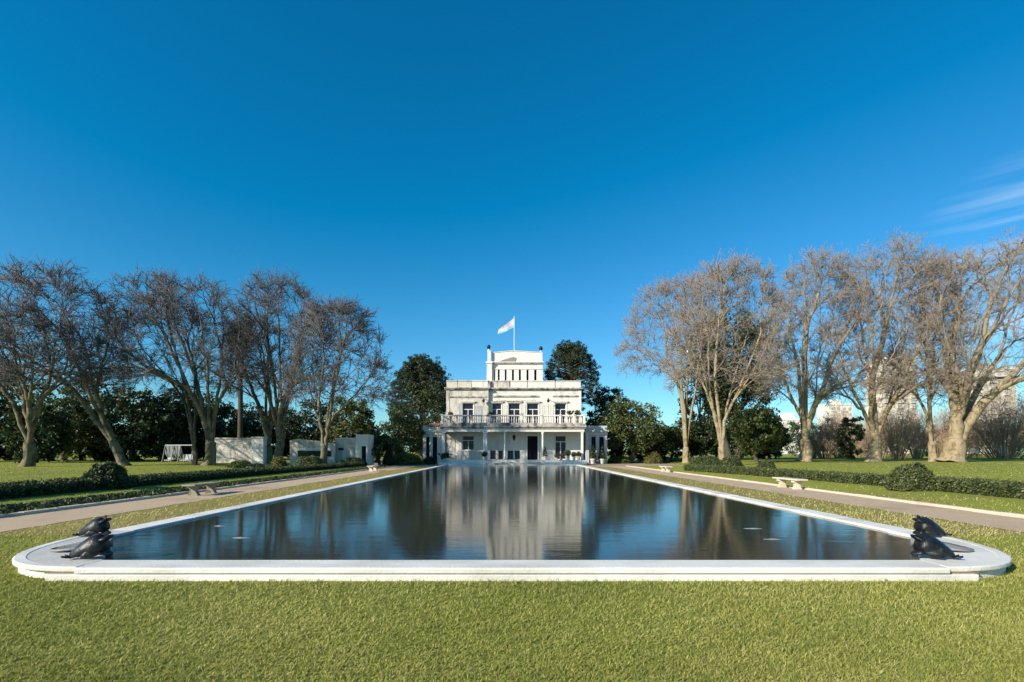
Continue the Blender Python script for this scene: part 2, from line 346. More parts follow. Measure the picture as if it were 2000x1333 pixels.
def ellring(c, t, w, h, n=12, pinch=0.):
    t = Vector(t).normalized(); s = t.cross(Vector((0, 0, 1))).normalized(); u = s.cross(t)
    return [tuple(Vector(c) + s * (w * math.cos(a)) + u * (h * (math.sin(a) if math.sin(a) > 0 else .55 * math.sin(a)) + pinch * max(0, math.sin(a)) ** 6)) for a in [2 * math.pi * k / n for k in range(n)]]
def fish(base, dirv, label):
    """squat black fish spout: tail low on the platform, body swelling and rising to an open-mouthed head over the water"""
    bx, by = base; d = Vector((dirv[0], dirv[1], 0)).normalized(); s = Vector((-d.y, d.x, 0)); z0 = .18
    root = thing('fish_sculpture', (bx, by, z0), label, 'sculpture', 'black fish sculptures on the pool corners')
    def P(a, side, z): return Vector((bx, by, z0)) + d * (a * .92) + s * (side * .60) + Vector((0, 0, z * .98))
    prof = [(-.30, .03, .02, .03), (-.26, .055, .05, .055), (-.19, .085, .09, .085), (-.10, .12, .125, .12), (-.01, .15, .15, .15), (.07, .175, .16, .165), (.14, .185, .15, .16), (.19, .185, .125, .13)]
    mb = MB(); mb.loft([ellring(P(a, 0, z), d + Vector((0, 0, .2)), w, h, 16, .025) for a, z, w, h in prof]); mb.build('body', M['bronze'], root, True)
    mb = MB(); mb.loft([ellring(P(a, 0, z), d + Vector((0, 0, zz)), w, h, 12) for a, z, w, h, zz in ((.13, .265, .125, .06, .4), (.19, .29, .12, .05, .5), (.235, .315, .10, .036, .7), (.26, .335, .06, .018, .9))]); mb.build('upper_jaw', M['bronze'], root, True)
    mb = MB(); mb.loft([ellring(P(a, 0, z), d, w, h, 12) for a, z, w, h in ((.12, .085, .115, .07), (.19, .07, .11, .055), (.235, .06, .085, .036), (.26, .055, .05, .016))]); mb.build('lower_jaw', M['bronze'], root, True)
    mb = MB()                                       # crest fin, a thick blade that climbs to a point over the head
    pts = [(-.22, .10, .145), (-.15, .16, .20), (-.08, .21, .255), (-.01, .255, .285), (.05, .28, .335), (.11, .285, .355), (.17, .27, .405), (.20, .25, .40)]
    rings = [[tuple(P(x, -.026, lo)), tuple(P(x, .026, lo)), tuple(P(x + .01, .009, hi)), tuple(P(x + .01, -.009, hi))] for x, lo, hi in pts]
    mb.loft(rings); mb.build('crest_fin', M['bronze'], root)
    for k, (a, z) in enumerate(((-.13, .19), (-.03, .25), (.06, .285), (.14, .295))):      # scale ridges over the back
        mb = MB(); mb.loft([[tuple(P(a + .05 * t - .02 * abs(q), q * .135 * (1 - .1 * t), z - .02 + .015 * t - .16 * abs(q) ** 2.2 + dz)) for q, dz in ((-.9, 0), (-.5, .01), (0, .014), (.5, .01), (.9, 0), (.5, -.03), (0, -.03), (-.5, -.03))] for t in (-.5, .5)]); mb.build('scale_ridge', M['bronze'], root)
    for sd in (-1, 1):
        mb = MB(); mb.loft([ellring(P(a, sd * y, z), d, .024, h, 8) for a, y, z, h in ((.14, .13, .10, .04), (.06, .175, .09, .085), (-.03, .205, .075, .08), (-.10, .22, .05, .03))]); mb.build('side_fin', M['bronze'], root, True)
        mb = MB(); mb.loft([ellring(P(a, sd * y, z), d, w, .02, 8) for a, y, z, w in ((-.28, .01, .03, .025), (-.33, .04, .04, .04), (-.37, .075, .05, .03), (-.39, .095, .055, .01))]); mb.build('tail_fluke', M['bronze'], root, True)
        mb = MB(); c = P(.13, sd * .125, .25); mb.lathe((c.x, c.y, c.z - .02), [(.004, 0), (.02, .007), (.025, .02), (.02, .033), (.004, .04)], 8); mb.build('eye', M['shell'], root, True)
    return root
for sx in (-1, 1):
    w = 'grey' if sx < 0 else 'white'
    fish((sx * 6.14, 7.50), (-sx * .93, .30), 'black fish sculpture by the front coping on the %s corner platform' % w)
    fish((sx * 7.66, 9.42), (-sx * .96, .12), 'black fish sculpture where the side coping meets the %s corner platform' % w)
    # shell basin: pointed dish lying between the fishes, open to the water
    tip, mid = Vector((sx * 7.20, 7.98, 0)), Vector((sx * 6.62, 8.40, 0)); ax = (mid - tip); ln = ax.length; ax.normalize(); sd = Vector((-ax.y, ax.x, 0))
    mb = MB(); rings = []
    for t in np.linspace(0, 1, 11):
        wd = .015 + .27 * math.sin((t * .80) ** .85 * math.pi) ** .75; ring = []
        for k in range(13):
            u = -1 + 2 * k / 12; rib = .008 * math.cos(k * math.pi)
            ring.append(tuple(tip + ax * (t * ln * 1.08) + sd * (u * wd) + Vector((0, 0, (.196 + .11 * abs(u) ** 2.0 * (t * .9 + .15) + rib + .03 * max(0, .25 - t))))))
        for k in range(12, -1, -1):
            u = -1 + 2 * k / 12
            ring.append(tuple(tip + ax * (t * ln * 1.08) + sd * (u * wd * 1.03) + Vector((0, 0, .178 + .09 * abs(u) ** 2.0 * (t * .9 + .15)))))
        rings.append(ring)
    r_ = thing('shell_basin', tuple(mid + Vector((0, 0, .18))), 'dark shell basin between the fish on the %s corner platform' % w, 'basin', 'shell basins on the pool corners')
    mb.loft(rings).build('dish', M['shell'], r_, True)
    MB().tube([tip + ax * (ln * .55) + Vector((0, 0, .19)), tip + ax * (ln * .55) + Vector((0, 0, .23))], [.03, .02], 10).build('spout', M['bronze'], r_, True)
# low bubbling jets just breaking the surface
M['foam'] = pmat('foam', (.12, .14, .16), (.34, .37, .39), scale=14, rough=.4, bump=.6, bscale=40)
for (px, py, wdt, lab) in ((470, 1051, .36, 'small pale jet breaking the water near the grey corner platform'), (428, 1028, .26, 'faint pale jet breaking the water farther along the shaded coping'),
                           (1470, 1033, .42, 'long pale jet breaking the water, the farther of two close together'), (1508, 1054, .34, 'pale jet breaking the water, the nearer of two close together')):
    x, y, _ = gp(px, py, .135); mb = MB(); rings = []
    for q, (rr, zz) in enumerate(((1., .0), (.8, .012), (.5, .02), (.18, .030), (.04, .034))):
        rings.append([(x + wdt * .5 * rr * math.cos(a) * (1 + .2 * math.sin(3 * a + q)), y + wdt * .13 * rr * math.sin(a) * (1 + .2 * math.cos(5 * a)), .132 + zz * .6) for a in [2 * math.pi * k / 20 for k in range(20)]])
    tag(mb.loft(rings).build('water_jet', M['foam'], None, True), lab, 'fountain jet', 'jets in the pool')

# ------------------------------------------------------------------ stone benches
def bench(x, y, label, ln=2.15, h=.50, st='benchstone'):
    """two carved scroll pedestals under a slab; stands parallel to the pool"""
    root = thing('stone_bench', (x, y, .012), label, 'bench', 'stone benches beside the paths')
    for s in (-1, 1):
        yy = y + s * ln * .30; mb = MB()
        prof = [(.19, .012), (.20, .055), (.165, .075), (.125, .15), (.115, .22), (.14, .30), (.19, .365), (.205, .40), (.20, h - .072)]
        poly = [(x + a, z) for a, z in prof] + [(x - a, z) for a, z in prof[::-1]]
        mb.xprism(poly[::-1], yy - .10, yy + .10); p = mb.build('pedestal', M[st], root, bevel=.018)
        for q in (-1, 1):
            m2 = MB(); c = x + q * .165
            rings = [[(c + .055 * math.cos(a) , yy + t, .37 + .055 * math.sin(a)) for a in [2 * math.pi * k / 12 for k in range(12)]] for t in (-.115, .115)]
            m2.loft(rings).build('scroll', M[st], p, bevel=.01)
    mb = MB(); mb.box(x - .26, x + .26, y - ln / 2, y + ln / 2, h - .07, h); mb.build('seat', M[st], root, bevel=.022, seg=3)
    return root
bench(12.95, 23.9, 'sunlit carved stone bench on the path, the nearer of its side')
bench(12.9, 43.0, 'small distant pale stone bench on the sunlit path')
bench(-12.5, 20.7, 'stone bench standing in the shade beside the bank, nearer one', 1.9, .46, 'shaded_stone')
bench(-12.2, 45.0, 'distant stone bench in shade by the dark cone topiary')

# ------------------------------------------------------------------ mansion
YF, YU, YL = 68.0, 71.0, 70.6                 # porch front, upper wall, projecting block of the upper wall
def hx(px, d): return (px - CX) * d / 1000.
def hz(py, d): return CAM_H + (HZ - py) * d / 1000.
house = thing('mansion', (0, 70, 0), 'white two storey mansion with columned porch, balcony and square rooftop tower', 'mansion')
def wall(x0, x1, z0, z1, y, th, ops):
    """front wall with real openings (a, b, c, d) = x from a to b, z from c to d, and reveals"""
    mb = MB(); xs = sorted({x0, x1} | {o[0] for o in ops} | {o[1] for o in ops}); zs = sorted({z0, z1} | {o[2] for o in ops} | {o[3] for o in ops})
    for i in range(len(xs) - 1):
        for j in range(len(zs) - 1):
            xm, zm = (xs[i] + xs[i + 1]) / 2, (zs[j] + zs[j + 1]) / 2
            if any(o[0] < xm < o[1] and o[2] < zm < o[3] for o in ops): continue
            mb.add([(xs[i], y, zs[j]), (xs[i + 1], y, zs[j]), (xs[i + 1], y, zs[j + 1]), (xs[i], y, zs[j + 1])], [(0, 1, 2, 3)])
    for a, b, c, d in ops:
        for q in (((a, c), (a, d)), ((b, d), (b, c)), ((a, d), (b, d)), ((b, c), (a, c))):
            (xa, za), (xb, zb) = q; mb.add([(xa, y, za), (xb, y, zb), (xb, y + th, zb), (xa, y + th, za)], [(0, 1, 2, 3)])
    for q in (((x0, z0), (x0, z1)), ((x1, z0), (x1, z1))):
        (xa, za), (xb, zb) = q; mb.add([(xa, y, za), (xb, y, zb), (xb, y + th, zb), (xa, y + th, za)], [(0, 1, 2, 3)])
    return mb
def window(a, b, c, d, y, th, transom=.28, parent=house, mid=True, frame=M['white'], pane=M['glass'], name='window', fw=.09):
    """frame, mullion and transom set back in the opening, with the glass as sub-part"""
    f = MB(); y0, y1 = y + th * .55, y + th * .55 + .07
    f.box(a, a + fw, y0, y1, c, d); f.box(b - fw, b, y0, y1, c, d); f.box(a + fw, b - fw, y0, y1, d - fw, d); f.box(a + fw, b - fw, y0, y1, c, c + fw)
    zt = d - (d - c) * transom
    if transom: f.box(a + fw, b - fw, y0 + .004, y1 - .004, zt - .05, zt + .05)
    if mid: f.box((a + b) / 2 - .055, (a + b) / 2 + .055, y0 - .015, y1 - .015, c + fw, (zt - .05) if transom else d - fw)
    o = f.build(name, frame, parent)
    if pane:
        zs = [c + fw] + ([zt - .05, zt + .05] if transom else []) + [d - fw]
        xm = (a + b) / 2
        for x0, x1 in (((a + fw, xm - .055), (xm + .055, b - fw)) if mid else ((a + fw, b - fw),)):
            MB().box(x0, x1, y1 - .03, y1 - .015, zs[0], zs[1]).build('pane', pane, o)
        if transom: MB().box(a + fw, b - fw, y1 - .03, y1 - .015, zs[2], zs[3]).build('pane', pane, o)
    return o
XL, XR, XM = -9.05, 9.6, -3.25                 # upper walls and the step in the facade
BX0, BX1 = -9.45, 9.70                         # balcony
# podium and steps
MB().box(-9.7, 9.85, 67.25, 84, -.05, .58).build('podium', M['white'], house, bevel=.03)
MB().box(-2.6, 3.6, 66.75, 67.25, -.05, .40).build('step', M['benchstone'], house, bevel=.02)
MB().box(-3.0, 4.0, 66.2, 66.75, -.05, .21).build('step', M['benchstone'], house, bevel=.02)
MB().box(-9.5, -3.4, 66.5, 67.25, -.05, .30).build('step', M['white'], house, bevel=.03)
MB().box(4.4, 9.75, 66.7, 67.25, -.05, .33).build('step', M['white'], house, bevel=.03)
# ground-floor wall under the porch
gw = (hx(903, 71), hx(926, 71), 1.9, hz(851, 71)); gd = (hx(1027, 71) + .22, hx(1053, 71) - .2, .58, hz(852, 71) ); gr = (hx(1084, 71), hx(1106, 71), .62, hz(851, 71))
lows = [(hx(957, 71), hx(969, 71)), (hx(973, 71), hx(983, 71)), (hx(991, 71), hx(1003, 71)), (hx(1004.5, 71), hx(1016, 71))]
lo = [(a, b, .60, hz(880, 71)) for a, b in lows]
wall(XL, XR, .58, 4.6, YU, .3, [gw, gd, gr] + lo).build('porch_wall', M['porch'], house)
window(*gw, YU, .3, .33); window(*gr, YU, .3, .26)
for a, b, c, d in lo: window(a, b, c, d, YU, .3, 0, mid=False, fw=.05, name='cellar_window')
f = MB(); a, b, c, d = gd
f.box(a - .2, a, YU - .10, YU - .002, .58, d + .22); f.box(b, b + .2, YU - .10, YU - .002, .58, d + .22); f.box(a, b, YU - .10, YU - .002, d, d + .22)
fr = f.build('door_frame', M['white'], house, bevel=.01)
dr = MB().box(a, (a + b) / 2 - .01, YU + .12, YU + .17, .58, d).box((a + b) / 2 + .01, b, YU + .12, YU + .17, .58, d).build('door', M['dark'], house)
for s in (-1, 1):
    for z0, z1 in ((.8, 1.7), (1.85, 3.5)):
        xm = (a + b) / 2 + s * (b - a) * .25; MB().box(xm - .3, xm + .3, YU + .10, YU + .119, z0, z1).build('door_panel', M['dark'], dr, bevel=.01)
for x0, x1 in ((gw[0] - .85, gw[0] - .45), (gw[0] - .42, gw[0] - .04)):
    mb = MB(); mb.box(x0, x1, YU - .07, YU - .025, 1.2, gw[3])
    sh = mb.build('shutter', M['white'], house)
MB().box(gw[0] - .15, gw[1] + .15, YU - .12, YU - .003, 1.76, 1.9).build('sill', M['white'], house)
# plaster dado and a rough patch of the old wall beside the end pier
MB().box(XL, hx(948, 71), YU - .05, YU - .002, .58, 1.75).build('dado', M['stucco_old'], house)
MB().box(XL, hx(889, 71), YU - .06, YU - .003, 1.75, 4.3).build('plaster_patch', M['stucco_old'], house)
# side walls, rear and roof slab of the body
MB().box(XL, XR, YU + .32, 84, .58, 11.3).build('body', M['stucco'], house)
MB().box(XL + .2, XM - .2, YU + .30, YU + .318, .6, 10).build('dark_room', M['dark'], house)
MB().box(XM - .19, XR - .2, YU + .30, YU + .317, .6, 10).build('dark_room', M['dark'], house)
# porch pillars
for px, w, sq in ((866, .42, 1), (947.5, .50, 1), (986, .17, 0), (1060.5, .26, 0), (1137.5, .30, 1)):
    x = hx(px, YF); mb = MB()
    if sq:
        mb.box(x - w / 2, x + w / 2, YF - w / 2 + .25, YF + w / 2 + .25, .70, 4.12); mb.box(x - w * .62, x + w * .62, YF - w * .62 + .25, YF + w * .62 + .25, .58, .70); mb.box(x - w * .62, x + w * .62, YF - w * .62 + .25, YF + w * .62 + .25, 4.12, 4.34)
        mb.build('pillar', M['white'], house, bevel=.02)
    else:
        mb.lathe((x, YF + .25, .58), [(w * .9, 0), (w * .9, .12), (w * .68, .18), (w * .62, .25), (w * .55, 3.4), (w * .7, 3.5), (w * .85, 3.58), (w * .85, 3.77)], 16).build('column', M['white'], house, True)
# entablature under the balcony, two courses, then the grimy cornice
MB().box(BX0 + .08, BX1 - .08, YF, YF + .55, 4.34, 4.74).build('porch_beam', M['white'], house, bevel=.02)
MB().box(BX0 + .08, BX0 + .6, YF + .55, YU, 4.34, 4.74).build('porch_beam', M['white'], house)
MB().box(BX1 - .6, BX1 - .08, YF + .55, YU, 4.34, 4.74).build('porch_beam', M['white'], house)
MB().box(BX0 - .05, BX1 + .05, YF - .16, YU + .3, 4.743, 4.93).build('cornice', M['cornice'], house, bevel=.03)
MB().box(BX0 - .18, BX1 + .18, YF - .30, YU + .3, 4.933, 5.10).build('cornice', M['cornice'], house, bevel=.04)
MB().box(BX0, BX1, YF - .12, YU + .3, 5.103, 5.42).build('balcony_slab', M['cornice'], house, bevel=.02)
# balustrade: pedestals, rails and turned balusters in every bay
peds = [864, 892, 921, 955, 975, 1018, 1057, 1094, 1122, 1141]
mbp = []
for px in peds:
    x = hx(px, YF); w = .30 if px not in (975, 955) else .42
    o = MB().box(x - w / 2, x + w / 2, YF - .10, YF + .22, 5.42, 6.52).box(x - w / 2 - .05, x + w / 2 + .05, YF - .15, YF + .27, 6.522, 6.63).build('balcony_pedestal', M['stucco_old'] if px < 1000 else M['stucco'], house, bevel=.015); mbp.append((x - w / 2, x + w / 2))
bprof = [(.06, 0), (.06, .06), (.035, .09), (.075, .26), (.07, .36), (.034, .58), (.03, .66), (.055, .70), (.055, .76)]
bm0 = MB().lathe((0, 0, 0), bprof, 8); bme = bpy.data.meshes.new('baluster'); bme.from_pydata(bm0.v, [], bm0.f); bme.materials.append(M['stucco_old']); bme.polygons.foreach_set('use_smooth', [True] * len(bme.polygons))
bme2 = bme.copy(); bme2.materials.clear(); bme2.materials.append(M['stucco'])
for i in range(len(peds) - 1):
    x0, x1 = mbp[i][1], mbp[i + 1][0]
    MB().box(x0, x1, YF - .06, YF + .18, 5.422, 5.56).build('balcony_rail', M['cornice'], house); MB().box(x0, x1, YF - .08, YF + .20, 6.42, 6.58).build('balcony_rail', M['stucco_old'] if peds[i] < 1000 else M['stucco'], house, bevel=.015)
    n = max(2, int((x1 - x0) / .30))
    for k in range(n):
        o = link('baluster', bme if peds[i] < 1000 else bme2, house); o.location = (x0 + (k + .5) * (x1 - x0) / n, YF + .06 - 70, 5.56); o.scale = (1, 1, 1.14)
for xs_ in (BX0 + .02, BX1 - .3):              # returns of the balustrade to the wall
    MB().box(xs_, xs_ + .26, YF + .25, YL, 6.42, 6.58).build('balcony_rail', M['stucco_old'], house)
    for k in range(8):
        o = link('baluster', bme, house); o.location = (xs_ + .13, YF + .5 + k * .3 - 70, 5.44); o.scale = (1, 1, 1.3)
# upper storey: old projecting block and the cleaner run beside it
ZC = hz(763, YU)                               # underside of the main cornice
ups = [(903, 925), (961, 980), (993, 1016), (1029, 1052), (1084, 1106)]
uo = []
for i, (p0, p1) in enumerate(ups):
    yy = YL if i == 0 else YU; uo.append((hx(p0, yy), hx(p1, yy), 5.6, hz(788, yy)))
wall(XL, XM, 5.42, ZC, YL, .3, uo[:1]).build('upper_wall', M['stucco_old'], house)
MB().box(XM - .3, XM - .001, YL + .002, YU + .3, 5.42, ZC - .001).build('upper_wall', M['stucco'], house)
MB().box(XL, XL + .3, YL + .302, YU + .3, 5.42, ZC - .001).build('upper_wall', M['stucco_old'], house)
wall(XM, XR, 5.42, ZC, YU, .3, uo[1:]).build('upper_wall', M['stucco'], house)
for i, (a, b, c, d) in enumerate(uo):
    yy = YL if i == 0 else YU
    o = window(a, b, c, d, yy, .3, .30)
    MB().box(a - .17, b + .17, yy - .14, yy - .002, d + .02, d + .16).build('lintel', M['white'], house, bevel=.02)
    MB().box(a - .28, b + .28, yy - .24, yy - .002, d + .165, d + .27).build('window_hood', M['cornice'] if i in (1, 2) else M['white'], house, bevel=.02)
    for s, x in ((-1, a), (1, b)):
        MB().box(x - .09 if s < 0 else x, x if s < 0 else x + .09, yy - .05, yy - .002, c, d).build('architrave', M['white'], house)
# folded shutters
def shutter(x0, x1, z0, z1, y, m):
    mb = MB(); mb.box(x0, x0 + .07, y - .06, y - .012, z0, z1).box(x1 - .07, x1, y - .06, y - .012, z0, z1).box(x0 + .07, x1 - .07, y - .06, y - .012, z1 - .08, z1).box(x0 + .07, x1 - .07, y - .06, y - .012, z0, z0 + .08)
    n = int((z1 - z0 - .16) / .11)
    for k in range(n):
        z = z0 + .08 + (k + .5) * (z1 - z0 - .16) / n; mb.add([(x0 + .07, y - .055, z - .05), (x1 - .07, y - .055, z - .05), (x1 - .07, y - .02, z + .05), (x0 + .07, y - .02, z + .05)], [(0, 1, 2, 3)])
    return mb.build('shutter', m, house)
shutter(hx(928, YL), hx(941, YL), 5.6, hz(793, YL), YL, M['greyblue'])
shutter(hx(896, YL), hx(902, YL), 5.6, hz(789, YL), YL, M['greyblue'])
for p0, p1 in ((983, 990), (1018.5, 1026), (1054.5, 1060), (1062, 1071), (1073, 1081)): shutter(hx(p0, YU), hx(p1, YU), 5.6, hz(790, YU), YU, M['white'])
# string courses, weathered ledges and quoin strips
MB().box(XL + .3, XM - .25, YL - .10, YL - .002, hz(777, YL), hz(774.5, YL)).build('string_course', M['cornice'], house, bevel=.015)
MB().box(hx(962, YU), hx(1052, YU), YU - .12, YU - .002, hz(776, YU), hz(773, YU)).build('string_course', M['cornice'], house, bevel=.015)
MB().box(hx(1079, YU), hx(1130, YU), YU - .12, YU - .002, hz(775.5, YU), hz(773, YU)).build('string_course', M['cornice'], house, bevel=.015)
MB().box(hx(968, YU), hx(1046, YU), YU - .06, YU - .002, hz(784, YU), hz(781.5, YU)).build('string_course', M['stucco_old'], house)
for x0, x1, y in ((XL, XL + .42, YL), (XM - .42, XM - .004, YL), (XR - .42, XR, YU)):
    MB().box(x0, x1, y - .05, y - .002, 5.42, ZC - .004).build('corner_strip', M['stucco'] if x0 > 0 else M['stucco_old'], house)
for px, py in ((945, 783), (1070, 783)):     # bracket lamps
    x, z = hx(px, YU), hz(py, YU); mb = MB(); mb.tube([(x, YL - .02 if px < 954 else YU, z + .25), (x, YL - .5, z + .3), (x, YL - .55, z + .1)], .04, 6).build('lamp_bracket', M['iron'], house)
    MB().lathe((x, YL - .55, z - .35), [(.05, 0), (.16, .08), (.20, .35), (.08, .45)], 8).build('lamp', M['iron'], house)
# main cornice and parapet
ZP = hz(744, YU)
MB().box(XL - .12, XM + .10, YL - .16, YU - .001, ZC, ZC + .16).build('cornice', M['cornice'], house, bevel=.03)
MB().box(XL - .25, XM + .22, YL - .32, YU - .002, ZC + .163, ZC + .36).build('cornice', M['cornice'], house, bevel=.04)
MB().box(XM - .02, XR + .12, YU - .17, 84.1, ZC + .002, ZC + .162).build('cornice', M['cornice'], house, bevel=.03)
MB().box(XL - .2, XR + .25, YU - .33, 84.2, ZC + .1625, ZC + .358).build('cornice', M['cornice'], house, bevel=.04)
MB().box(XL, XR + .02, YU + .4, 84, 11.0, ZC + .42).build('roof', M['cornice'], house)
par = [(872, 893.5, 'stucco_old'), (895, 921, 'stucco_old'), (921.5, 953, 'stucco'), (957, 995, 'stucco_old'), (997, 1029.5, 'stucco'), (1031.5, 1084, 'stucco'), (1086, 1134.5, 'stucco')]
for p0, p1, m in par:
    yy = YL if p1 < 955 else YU; x0, x1 = hx(p0, yy), hx(p1, yy)
    MB().box(x0 + .02, x1 - .02, yy + .02, yy + .27, ZC + .362, ZP - .12).box(x0, x1, yy - .06, yy + .34, ZP - .118, ZP).build('parapet_panel', M[m], house, bevel=.015)
for px in (894.2, 955, 996, 1030.5, 1085):
    yy = YL if px < 956 else YU; x = hx(px, yy); w = .10 if px != 955 else .16
    MB().box(x - w, x + w, yy + .05, yy + .24, ZC + .363, ZP - .03).build('parapet_pier', M['cornice'], house)
MB().box(XL, XL + .3, YU + .3, 84, ZC + .363, ZP).build('parapet_panel', M['stucco_old'], house); MB().box(XR - .3, XR, YU + .4, 84, ZC + .363, ZP).build('parapet_panel', M['stucco'], house)
# tower
YT = 74.0; TX0, TX1 = hx(951, YT), hx(1060, YT); ZT0, ZT1, ZT2 = hz(722, YT), hz(711, YT), hz(689.5, YT)
tops = []; ts = [(963.5, 970, 6), (976, 985, 6)]
slots = [(964.5, 966.2), (972.5, 976), (986, 989.5), (1000, 1004), (1013.5, 1017.5), (1028.5, 1032.5), (1043.5, 1048)]
ops = [(hx(a, YT), hx(b, YT), 12.0, ZT0) for a, b in slots]
wall(TX0 + .75, TX1, 10.9, ZT1, YT, .8, ops).build('tower_wall', M['stucco'], house)
MB().box(TX0 + .8, TX1, YT + .802, 81, 10.9, ZT1 - .01).build('tower_core', M['stucco'], house)
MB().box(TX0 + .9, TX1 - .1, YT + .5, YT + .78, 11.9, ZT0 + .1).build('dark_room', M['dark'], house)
for i in range(len(slots) - 1):                # flat pilasters between the slots
    a, b = hx(slots[i][1], YT) + .02, hx(slots[i + 1][0], YT) - .02
    MB().box(a, b, YT - .07, YT - .002, 12.0, ZT0 - .06).build('tower_pilaster', M['stucco'], house, bevel=.01)
MB().box(TX0 + .76, TX1 - .02, YT - .10, YT - .003, ZT0, ZT0 + .12).build('tower_band', M['white'], house)
# corner pier of the tower, proud of the wall, with ball finial
MB().box(TX0, TX0 + .74, YT - .45, YT + .6, 10.9, ZT1).build('tower_pier', M['stucco'], house, bevel=.02)
MB().box(TX0 + .12, TX0 + .62, YT - .38, YT + .2, ZT1 + .27, ZT2 + .25).build('tower_pier', M['stucco'], house, bevel=.06)
MB().box(TX0 - .12, TX0 + .86, YT - .56, 81.1, ZT1 + .003, ZT1 + .26).build('tower_cornice', M['white'], house, bevel=.03)
MB().box(TX0 + .865, TX1 + .12, YT - .22, 81.15, ZT1, ZT1 + .13).build('tower_cornice', M['cornice'], house, bevel=.03)
MB().box(TX0 + .865, TX1 + .16, YT - .30, 81.16, ZT1 + .132, ZT1 + .27).build('tower_cornice', M['white'], house, bevel=.03)
xa, xb, xc = TX0 + .72, TX1 - .04, hx(1001, YT)
MB().xprism([(xa, ZT1 + .273), (xb, ZT1 + .273), (xb, ZT2), (xc + .6, ZT2 + .22), (xc - .4, ZT2 + .22), (xa, ZT2 - .02)], YT + .02, YT + .30).build('tower_parapet', M['stucco'], house)
MB().xprism([(xa, ZT2 - .012), (xc - .4, ZT2 + .228), (xc + .6, ZT2 + .228), (xb, ZT2 + .008), (xb, ZT2 + .09), (xc + .6, ZT2 + .31), (xc - .4, ZT2 + .31), (xa, ZT2 + .07)], YT - .05, YT + .36).build('tower_parapet_cap', M['white'], house)
# gable shadow on the tower parapet, modelled as a grey wedge
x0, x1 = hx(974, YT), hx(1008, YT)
rl = MB().xprism([(x0, ZT1 + .33), (x1 - .1, ZT1 + .33), (x1, ZT1 + .85), (x1 - .35, ZT1 + 1.0), (x1 - .95, ZT1 + .86)], YT - .08, YT + .018).build('shadow_wedge', M['shadow_wedge'], house, bevel=.03)
for px, z0 in ((954.6, ZT2 + .25), (1056.5, ZT2 + .09)):
    x = hx(px, YT); y = YT - .09 if px < 1000 else YT + .15
    o = MB().lathe((x, y, z0), [(.20, 0), (.20, .08), (.09, .14), (.09, .26)], 12).build('finial', M['stucco'], house, True)
    MB().lathe((x, y, z0 + .26), [(.08, 0), (.22, .10), (.29, .28), (.24, .46), (.10, .58), (.03, .66)], 12).build('ball', M['bronze'], o, True)
# wings
def wing(x0, x1, y0, y1, z1, m, piers, roofm, opn):
    MB().box(x0 + .02, x1 - .02, y0 + .2, y1, -.05, z1 - .5).build('wing_body', m, house)
    for a, b in opn: MB().box(a, b, y0 + .14, y0 + .198, .12, z1 - 1.55).build('wing_door', M['dark'], house)
    MB().box(x0 - .05, x1 + .05, y0 - .05, y1 + .1, z1 - 1.25, z1 - .85).build('wing_beam', m, house, bevel=.02)
    MB().box(x0 - .2, x1 + .2, y0 - .22, y1 + .2, z1 - .848, z1 - .66).build('wing_cornice', m, house, bevel=.03)
    MB().box(x0, x1, y0, y0 + .3, z1 - .658, z1).build('wing_parapet', m, house, bevel=.02)
    MB().box(x0 + .1, x1 - .1, y0 + .302, y1, z1 - .4, z1 + (.12 if roofm is M['terracotta'] else -.2)).build('wing_roof', roofm, house)
    for p in piers:
        MB().box(p - .22, p + .22, y0, y0 + .44, .1, z1 - 1.252).box(p - .28, p + .28, y0 - .06, y0 + .5, -.05, .1).build('wing_pillar', m, house, bevel=.015)
wing(hx(826, 71), hx(864, 71) - .1, 71, 80, hz(832, 71), M['stucco'], [hx(829, 71), hx(842, 71), hx(857, 71)], M['terracotta'], [(hx(832, 71), hx(839, 71)), (hx(845, 71), hx(853, 71))])
wing(hx(1144, 71) , hx(1186, 71), 71.0, 80, hz(832, 71), M['greyblue'], [hx(1147.5, 71), hx(1167, 71), hx(1183, 71)], M['greyblue'], [(hx(1155.5, 71), hx(1163.5, 71)), (hx(1171.5, 71), hx(1179.5, 71))])  # the house's shade on this wing is put into its grey-blue colour
for k in range(7):                             # clay tiles along the pale wing's roof edge
    x = hx(838, 71) + k * .32; MB().tube([(x, 70.9, hz(833.5, 71) + .05), (x, 72.2, hz(833.5, 71) + .42)], .15, 8).build('roof_tile', M['terracotta'], house, True)
# lantern under the porch
lt = thing('porch_lantern', (hx(1004, 69.5), 69.5, hz(861, 69.5)), 'dark hanging lantern under the porch ceiling', 'lantern')
x, y, z = lt.location
MB().lathe((x, y, z), [(.03, 0), (.10, .05), (.20, .5), (.24, .55), (.10, .75), (.03, .8)], 6).build('glass_body', M['iron'], lt)
MB().tube([(x, y, z + .78), (x, y, 4.74)], .012, 6).build('chain', M['iron'], lt)
# flagpole and flag
fx = hx(1004.5, 75); fp = thing('flagpole', (fx, 75, ZT2), 'thin pale flagpole on the tower roof', 'flagpole')
MB().lathe((fx, 75, 15.5), [(.09, 0), (.06, .8), (.045, hz(620, 75) - 15.6), (.02, hz(620, 75) - 15.5)], 8).build('pole', M['pole'], fp, True)
MB().lathe((fx, 75, hz(620, 75)), [(.02, 0), (.08, .05), (.08, .12), (.02, .17)], 8).build('truck', M['pole'], fp, True)
MB().box(TX0 + .9, TX1 - .3, YT + .35, 80.8, ZT1 + .275, ZT1 + .5).build('tower_roof', M['cornice'], house)
MB().lathe((fx, 75, ZT1 + .5), [(.3, 0), (.3, .3), (.12, .35), (.1, 1.2)], 10).build('pole_foot', M['pole'], fp)
fl = thing('flag', (fx - .06, 75, hz(622, 75)), 'pale flag folding in the wind on the rooftop pole', 'flag')
